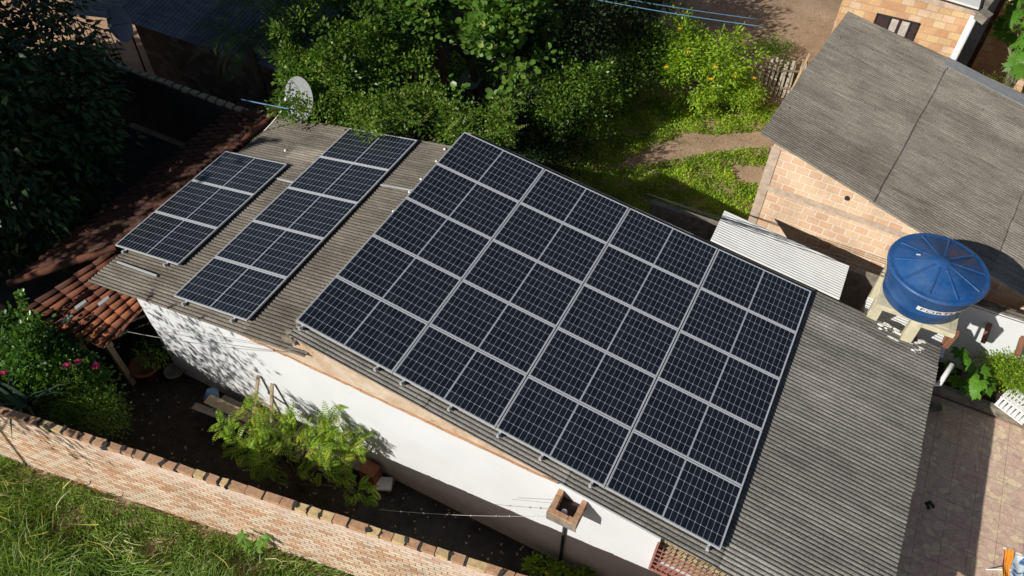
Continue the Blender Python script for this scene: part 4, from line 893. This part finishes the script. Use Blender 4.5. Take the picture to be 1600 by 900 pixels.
for i, (px, py, z) in enumerate(((1062, 45, -1.8), (1040, 105, -2.2), (1118, 105, -2.3), (1110, 124, -2.5), (1178, 122, -2.8), (1190, 90, -2.8), (1075, 82, -2.1))):
    q = at(px, py, z); m = MB()
    for a in range(5): m.add([q, q+Vector((math.cos(a*1.257)*.06+.03, math.sin(a*1.257)*.06, .02)), q+Vector((math.cos(a*1.257+.5)*.09, math.sin(a*1.257+.5)*.09, .0)), q+Vector((math.cos(a*1.257+1)*.06, math.sin(a*1.257+1)*.06, .02))], [(0, 1, 2, 3)])
    m.build('flower', 'yellow', [o for o in bpy.data.objects if o.get('label', '').startswith('tall bright green bush')][0]).matrix_parent_inverse = Matrix.Translation((-2.5, -8.4, -G0))
tree('garden_plant', 'small plant with lilac flowers above the paling fence beside the bare earth', 'plant', (4.9, 11.0, G0), (4.9, 11.0, -3.6), (.6, .5, .35), 50, 40, (.1, .1, .08), .06, .03, LEAF, 'lf_bush', .02)
tree('garden_plant', 'small white-flowered plant on the bare earth at the top', 'plant', (4.2, 12.3, G0), (4.2, 12.3, -3.6), (.5, .4, .3), 40, 40, (.1, .1, .08), .06, .03, LEAF, 'lf_bush', .02)
# papaya and shrub by the patio, lobed-leaf tree top right
def lobed(name, label, cat, base, tips, size, mat, lobes=7, stem=.03):
    T = thing(name, label, cat, base); m = MB(); m.tube([(0, 0, 0), (0, 0, .1)], stem*1.1, 6); C = []; D = []; N = []; L_ = []; tn = []
    for (q, s) in tips:
        q = Vector(q)-Vector(base); m.tube([(0, 0, 0), (q.x*.3, q.y*.3, q.z*.75), q], [stem, stem*.6, .006], 6)
        n = (Vector((0, -.35, 1))+Vector(RNG.normal(size=3))*.35).normalized(); a0 = RNG.uniform(0, 6.28); x = n.orthogonal().normalized(); y = n.cross(x); t0 = RNG.uniform(.2, .85)
        for k in range(lobes):
            a = a0+(k-(lobes-1)/2)*(5.0/lobes); ll = size*s*(1-.35*abs(k-(lobes-1)/2)/(lobes/2))
            d = x*math.cos(a)+y*math.sin(a)+n*-.12; C.append(q); D.append(d); N.append(n); L_.append(ll); tn.append(t0)
            for sg in (-1, 1):
                a2 = a+sg*.42; d2 = x*math.cos(a2)+y*math.sin(a2)-n*.1; C.append(q+d*ll*.32); D.append(d2); N.append(n); L_.append(ll*.5); tn.append(t0)
    m.build('stem', 'wood', T, True); arr = lambda a: np.array([tuple(v) for v in a]); L_ = np.array(L_)
    leaves('leaf_blades', arr(C), arr(D), arr(N), L_, L_*.42, np.array(tn), LEAF, mat, T); return T
tips = [(at(px+random.uniform(-4, 4), py+random.uniform(-4, 4), z), random.uniform(.75, 1.2)) for px, py, z in ((1503, 548, -2.3), (1512, 568, -2.4), (1500, 590, -2.9), (1520, 585, -2.6), (1530, 597, -2.6), (1525, 615, -2.7), (1508, 605, -2.9), (1545, 605, -2.8), (1515, 575, -2.6), (1535, 580, -2.7), (1492, 575, -2.8))]
lobed('papaya_plant', 'papaya plant with big lobed leaves by the white side wall', 'plant', (11.3, 1.5, G0+.07), tips, .27, 'lf_papaya')
tree('yellow_shrub', 'fine yellow-green shrub between the papaya leaves and the white crate', 'shrub', (12.0, 1.6, G0+.07), (11.9, 1.6, -3.1), (.48, .36, .5), 95, 55, (.09, .09, .08), .055, .02, LEAF, 'lf_bright', .03, lump=.4)
tips = [(at(px, py, z), random.uniform(.8, 1.2)) for px, py, z in ((1575, 30, -.6), (1590, 45, -.7), (1600, 25, -.5), (1585, 15, -.5), (1600, 60, -.9), (1572, 50, -1.), (1590, 85, -1.2), (1605, 95, -1.2), (1585, 105, -1.4), (1600, 110, -1.3), (1612, 70, -1), (1567, 42, -1), (1595, 5, -.4), (1610, 40, -.6), (1580, 65, -1), (1598, 78, -1.1))]
lobed('lobed_leaf_tree', 'tree with drooping lobed leaves at the top right edge', 'tree', (10.9, 11.2, G0), tips, .36, 'lf_papaya', 7, .05)
tree('wall_weed', 'thin weeds growing on the far brick wall behind the pale flashing', 'plant', (10.4, 10.4, G0), (10.4, 10.4, -2.1), (.7, .3, .4), 40, 22, (.12, .08, .1), .08, .02, LEAF, 'lf_bush', .02)
# bougainvillea and shrubs in the lower left yard
BG = tree('bougainvillea', 'glossy bush with a few magenta flowers left of the tiled porch', 'bush', (-5.5, -7.9, G0), (-5.5, -7.75, -2.6), (1.6, .75, .95), 260, 55, (.13, .13, .10), .085, .06, ROUND, 'lf_boug', .05, lump=.35, flat=-.3)
tree('dry_shrub', 'fine-leaved dull shrub spilling towards the brick wall top', 'shrub', (-3.9, -8.0, G0), (-4.0, -7.95, -2.6), (1.0, .55, .75), 140, 50, (.11, .11, .09), .05, .022, LEAF, 'lf_vine', .03, lump=.4, flat=-.3)
for i, (px, py) in enumerate(((122, 567), (150, 573), (5, 585), (104, 573))):
    q = at(px, py, -1.72); m = MB()
    for a in range(7): m.add([q, q+Vector((math.cos(a*.9)*.05+.02, math.sin(a*.9)*.05, .04)), q+Vector((math.cos(a*.9+.4)*.09, math.sin(a*.9+.4)*.09, .02)), q+Vector((math.cos(a*.9+.9)*.06, math.sin(a*.9+.9)*.06, .05))], [(0, 1, 2, 3)])
    m.build('flower', 'pink', BG).matrix_parent_inverse = Matrix.Translation((5.5, 7.9, -G0))
AG = thing('strap_leaf_plant', 'plant with long blue-green strap leaves arching over the left end of the brick wall', 'plant', (-4.6, -8.6, G0))
n = 16; C = np.tile(np.array((0, 0, 1.9)), (n, 1))+RNG.normal(size=(n, 3))*.06; D = unit(np.stack([RNG.normal(size=n), RNG.normal(size=n)-.3, np.full(n, .35)], 1))
leaves('strap_leaves', C, D, unit(np.tile(Z3, (n, 1))+RNG.normal(size=(n, 3))*.2), RNG.uniform(.6, 1.1, n), .06, RNG.uniform(.2, .8, n), BLADE, 'lf_agave', AG); MB().tube([(0, 0, 0), (.02, 0, 1.0), (0, 0, 1.95)], .03, 7).build('stem', 'bark', AG)
SV = thing('tall_shoot', 'tall leafy shoot rising above the bougainvillea at the left edge', 'plant', (-6.6, -7.6, G0)); q = at(30, 455, -1.2)-Vector((-6.6, -7.6, G0))
MB().tube([(0, 0, 0), (q.x*.5, q.y*.5, q.z*.6), q], [.02, .012, .004], 6).build('stem', 'bark', SV)
k_ = 170; tt = RNG.uniform(.35, 1, k_)[:, None]; leaves('foliage', tt*np.array(q)+RNG.normal(size=(k_, 3))*.03, unit(rdir(k_)+np.array((0, 0, .3))), unit(rdir(k_)*.5+Z3), .1, .065, RNG.uniform(.3, .85, k_), ROUND, 'lf_boug', SV)
# weeds by the brick wall and yard seedlings
tips = [(at(400+random.uniform(-22, 22), 840+random.uniform(-26, 26), z), random.uniform(.7, 1.1)) for z in (-3.3, -3.4, -3.2, -3.3, -3.5, -3.2, -3.4, -3.1, -3.5)]
lobed('broad_weed', 'broad-leaved weed standing in the grass against the brick wall', 'weed', (.25, -8.55, G0), tips, .2, 'lf_papaya', 5, .012)
for i, (px, py) in enumerate(((838, 885), (870, 892), (912, 898))):
    q = at(px, py, -3.5); tree('seedling', ['leftmost yard seedling near the bottom edge between the brick wall and white wall', 'middle yard seedling at the bottom edge', 'rightmost small yard seedling at the bottom edge'][i], 'plant', (q.x, q.y, G0), (q.x, q.y, -3.55), (.17, .15, .16), 14, 22, (.05, .05, .05), .07, .04, LEAF, 'lf_bright', .015, group='seedlings in the shaded yard')
tree('porch_plant', 'small plant in the shade under the tiled porch edge', 'plant', at(235, 550, -3.4), at(235, 550, -3.1), (.3, .25, .25), 24, 20, (.08, .08, .07), .1, .03, LONG, 'lf_bush', .02)

# ------------------------------------------------------------------ grass
def grass(name, label, C, hgt, wd, lean, mat, dirbias=(0, 0, 0)):
    n = len(C); D = unit(np.stack([RNG.normal(size=n)*lean+dirbias[0], RNG.normal(size=n)*lean+dirbias[1], np.full(n, 1.)], 1))
    N = unit(np.stack([RNG.normal(size=n), RNG.normal(size=n), np.full(n, .3)], 1)); pn = np.sin(C[:, 0]*2.1+1)*np.sin(C[:, 1]*2.7)*.2
    tone = np.clip(.42+pn+RNG.normal(size=n)*.2, 0, .9); tone = np.where(RNG.uniform(size=n) < .04, 1., tone)
    o = leaves(name, C, D, N, hgt*RNG.uniform(.6, 1.15, n), wd*RNG.uniform(.7, 1.3, n), tone, BLADE, mat); o['kind'] = 'stuff'; o['label'] = label; o['category'] = 'grass'; return o
n = 70000; x = RNG.uniform(-8, 5.5, n); y = RNG.uniform(-12.6, 0, n); lim = -8.32+.168*x; y = -12.8+(lim+12.8)*RNG.uniform(0, 1, n)**.9
clu = np.sin(x*3.1+y*1.3)*np.sin(y*3.7-x*.8)
keep = RNG.uniform(size=n) < .62+.5*clu
x, y = x[keep], y[keep]
C = np.stack([x, y, np.full(len(x), G0-.02)], 1)
n = len(C); sw = np.stack([np.sin(x*1.1+y*.9)*.7+.55, np.cos(x*.8-y*1.3)*.6-.25], 1)
D = unit(np.stack([RNG.normal(size=n)*.45+sw[:, 0], RNG.normal(size=n)*.45+sw[:, 1], np.full(n, .75)], 1)); N = unit(np.cross(D, np.cross(Z3, D))+RNG.normal(size=(n, 3))*.35)
tone = np.clip(.4+clu[keep]*.2+RNG.normal(size=n)*.2, 0, .88); tone = np.where(RNG.uniform(size=n) < .03, 1, tone)
near = np.clip((-8.32+.168*x-y)/1.2, .35, 1)
o = leaves('long_grass', C, D, N, .66*near*RNG.uniform(.5, 1.2, n), .02, tone, BLADE, 'grass_l'); tag(o, 'long tangled green grass outside the brick wall in the lower left', 'grass', None, 'stuff')
n = 260; xd = RNG.uniform(-6, 4, n); yd = -8.5+.168*xd-RNG.uniform(0, 3.2, n); Dd = unit(np.stack([RNG.normal(size=n)*.6+.5, RNG.normal(size=n)*.5, np.full(n, .8)], 1))
o = leaves('dry_grass', np.stack([xd, yd, np.full(n, G0+.1)], 1), Dd, unit(rdir(n)+Z3), RNG.uniform(.5, 1.0, n), .022, RNG.uniform(0, 1, n), BLADE, 'dry_straw'); tag(o, 'pale dry straws lying through the long green grass', 'straw', None, 'stuff')
# lawn patches behind: inside polygons of the back lot
def inpoly(x, y, P_):
    r = np.zeros(len(x), bool); j = len(P_)-1
    for i in range(len(P_)):
        xi, yi = P_[i]; xj, yj = P_[j]; c = ((yi > y) != (yj > y)) & (x < (xj-xi)*(y-yi)/(yj-yi+1e-9)+xi); r ^= c; j = i
    return r
def G2(px, py): q = at(px, py, G0); return (q.x, q.y)
polyA = [G2(*q) for q in ((860, 190), (850, 275), (945, 268), (1010, 235), (1075, 208), (1120, 212), (1200, 205), (1215, 165), (1150, 150), (1050, 150), (980, 150), (900, 160))]
polyB = [G2(*q) for q in ((860, 262), (930, 262), (990, 262), (1080, 245), (1130, 238), (1200, 232), (1200, 262), (1140, 258), (1150, 285), (1190, 290), (1172, 340), (1120, 400), (900, 360), (820, 300))]
n = 150000; x = RNG.uniform(-5, 7, n); y = RNG.uniform(1.5, 11.5, n); k = inpoly(x, y, polyA) | inpoly(x, y, polyB) | ((x < .6) & (y < 8) & (RNG.uniform(size=n) < .35))
k &= (np.sin(x*4.3+y)*np.sin(y*5.1-x*2)+RNG.normal(size=n)*.4 > -.75)
x, y = x[k], y[k]; n = len(x); clu = np.sin(x*3.7)*np.sin(y*4.3+x); C = np.stack([x, y, G0+RNG.uniform(0, .16, n)*(.6+.5*clu)], 1)
o = leaves('lawn', C, unit(rdir(n)+np.array((0, 0, .55))), unit(rdir(n)*.7+Z3), .075*RNG.uniform(.6, 1.4, n), .034, np.clip(.4+.2*clu+RNG.normal(size=n)*.2, 0, 1)*.95, LEAF, 'grass_s'); tag(o, 'bright weedy ground cover on both sides of the bare earth path', 'ground cover', None, 'stuff')
bc = None
for iu in range(3):
    for q in range(12):
        u, v = .25+iu*1.05+random.uniform(-.09, .09), .35+q*.5+random.uniform(-.14, .14)
        o = MB().lathe([(0, .022), (.012, .018), (.02, 0)], (0, 0, 0), 8).build('bolt_cap', 'wood', NH) if bc is None else bc.copy()
        if bc is None: bc = o
        else: COL.objects.link(o)
        pfN, ulN, vlN = patch(A, B2, C2, D_); o.location = pfN(u, v, .018)
m = MB()
for k in range(70):
    px, py = random.uniform(1372, 1442), 0; py = 500+(px-1372)*.55+random.gauss(0, 7); d = FW+RT*((px-800)/FPX)-UPV*((py-450)/FPX); n_ = Vector((math.sin(TH), 0, math.cos(TH))); q = CAM+d*((n_.dot(Vector((0, 0, -.112))-CAM))/n_.dot(d))
    if q.y < .17: m.lathe([(0, .012), (.6, .008), (1, -.01)], (0, 0, 0), 8); s_ = random.uniform(.015, .05); a = len(m.v)-24; m.v[a:] = [(x*s_*1.8+q.x, y*s_+q.y, z+q.z) for x, y, z in m.v[a:]]
tag(m.build('cement_splash', 'pale', None, True), 'white cement splashes on the roof corner below the blue tank', 'cement splash', None, 'stuff')
m = MB()
for k in range(700):
    q = at(random.uniform(180, 900), random.uniform(560, 890), G0+.012)
    if q.y > -5.98 and q.x > -4.2 or q.y < -8.0+.168*q.x: continue
    s_ = random.uniform(.012, .05); m.box(q, (s_, s_*random.uniform(.3, .9), s_*.25), Matrix.Rotation(random.uniform(0, 3), 3, 'Z'), jit=s_*.1)
tag(m.build('yard_litter', 'wood_tan'), 'dry leaves and crumbs scattered over the dark yard soil', 'litter', None, 'stuff')
# fallen leaves caught on the brown roof, small stones on the earth
m = MB()
for k in range(90):
    q = onleft(random.uniform(430, 560), random.uniform(188, 235), .02); m.box(q, (random.uniform(.015, .05), random.uniform(.012, .03), .004), Matrix.Rotation(random.uniform(0, 3), 3, 'Z'))
tag(m.build('leaf_litter', 'wood_tan'), 'tan leaf litter scattered on the brown roof under the dish', 'leaf litter', None, 'stuff')
m = MB()
for k in range(160):
    q = at(random.uniform(960, 1290), random.choice((random.uniform(0, 60), random.uniform(205, 260))), G0); s = random.uniform(.015, .05); m.box(q, (s, s*.8, s*.5), Matrix.Rotation(random.uniform(0, 3), 3, 'Z'), jit=s*.15)
tag(m.build('small_stones', 'old_concrete'), 'small stones and litter strewn over the bare earth', 'stones', None, 'stuff')
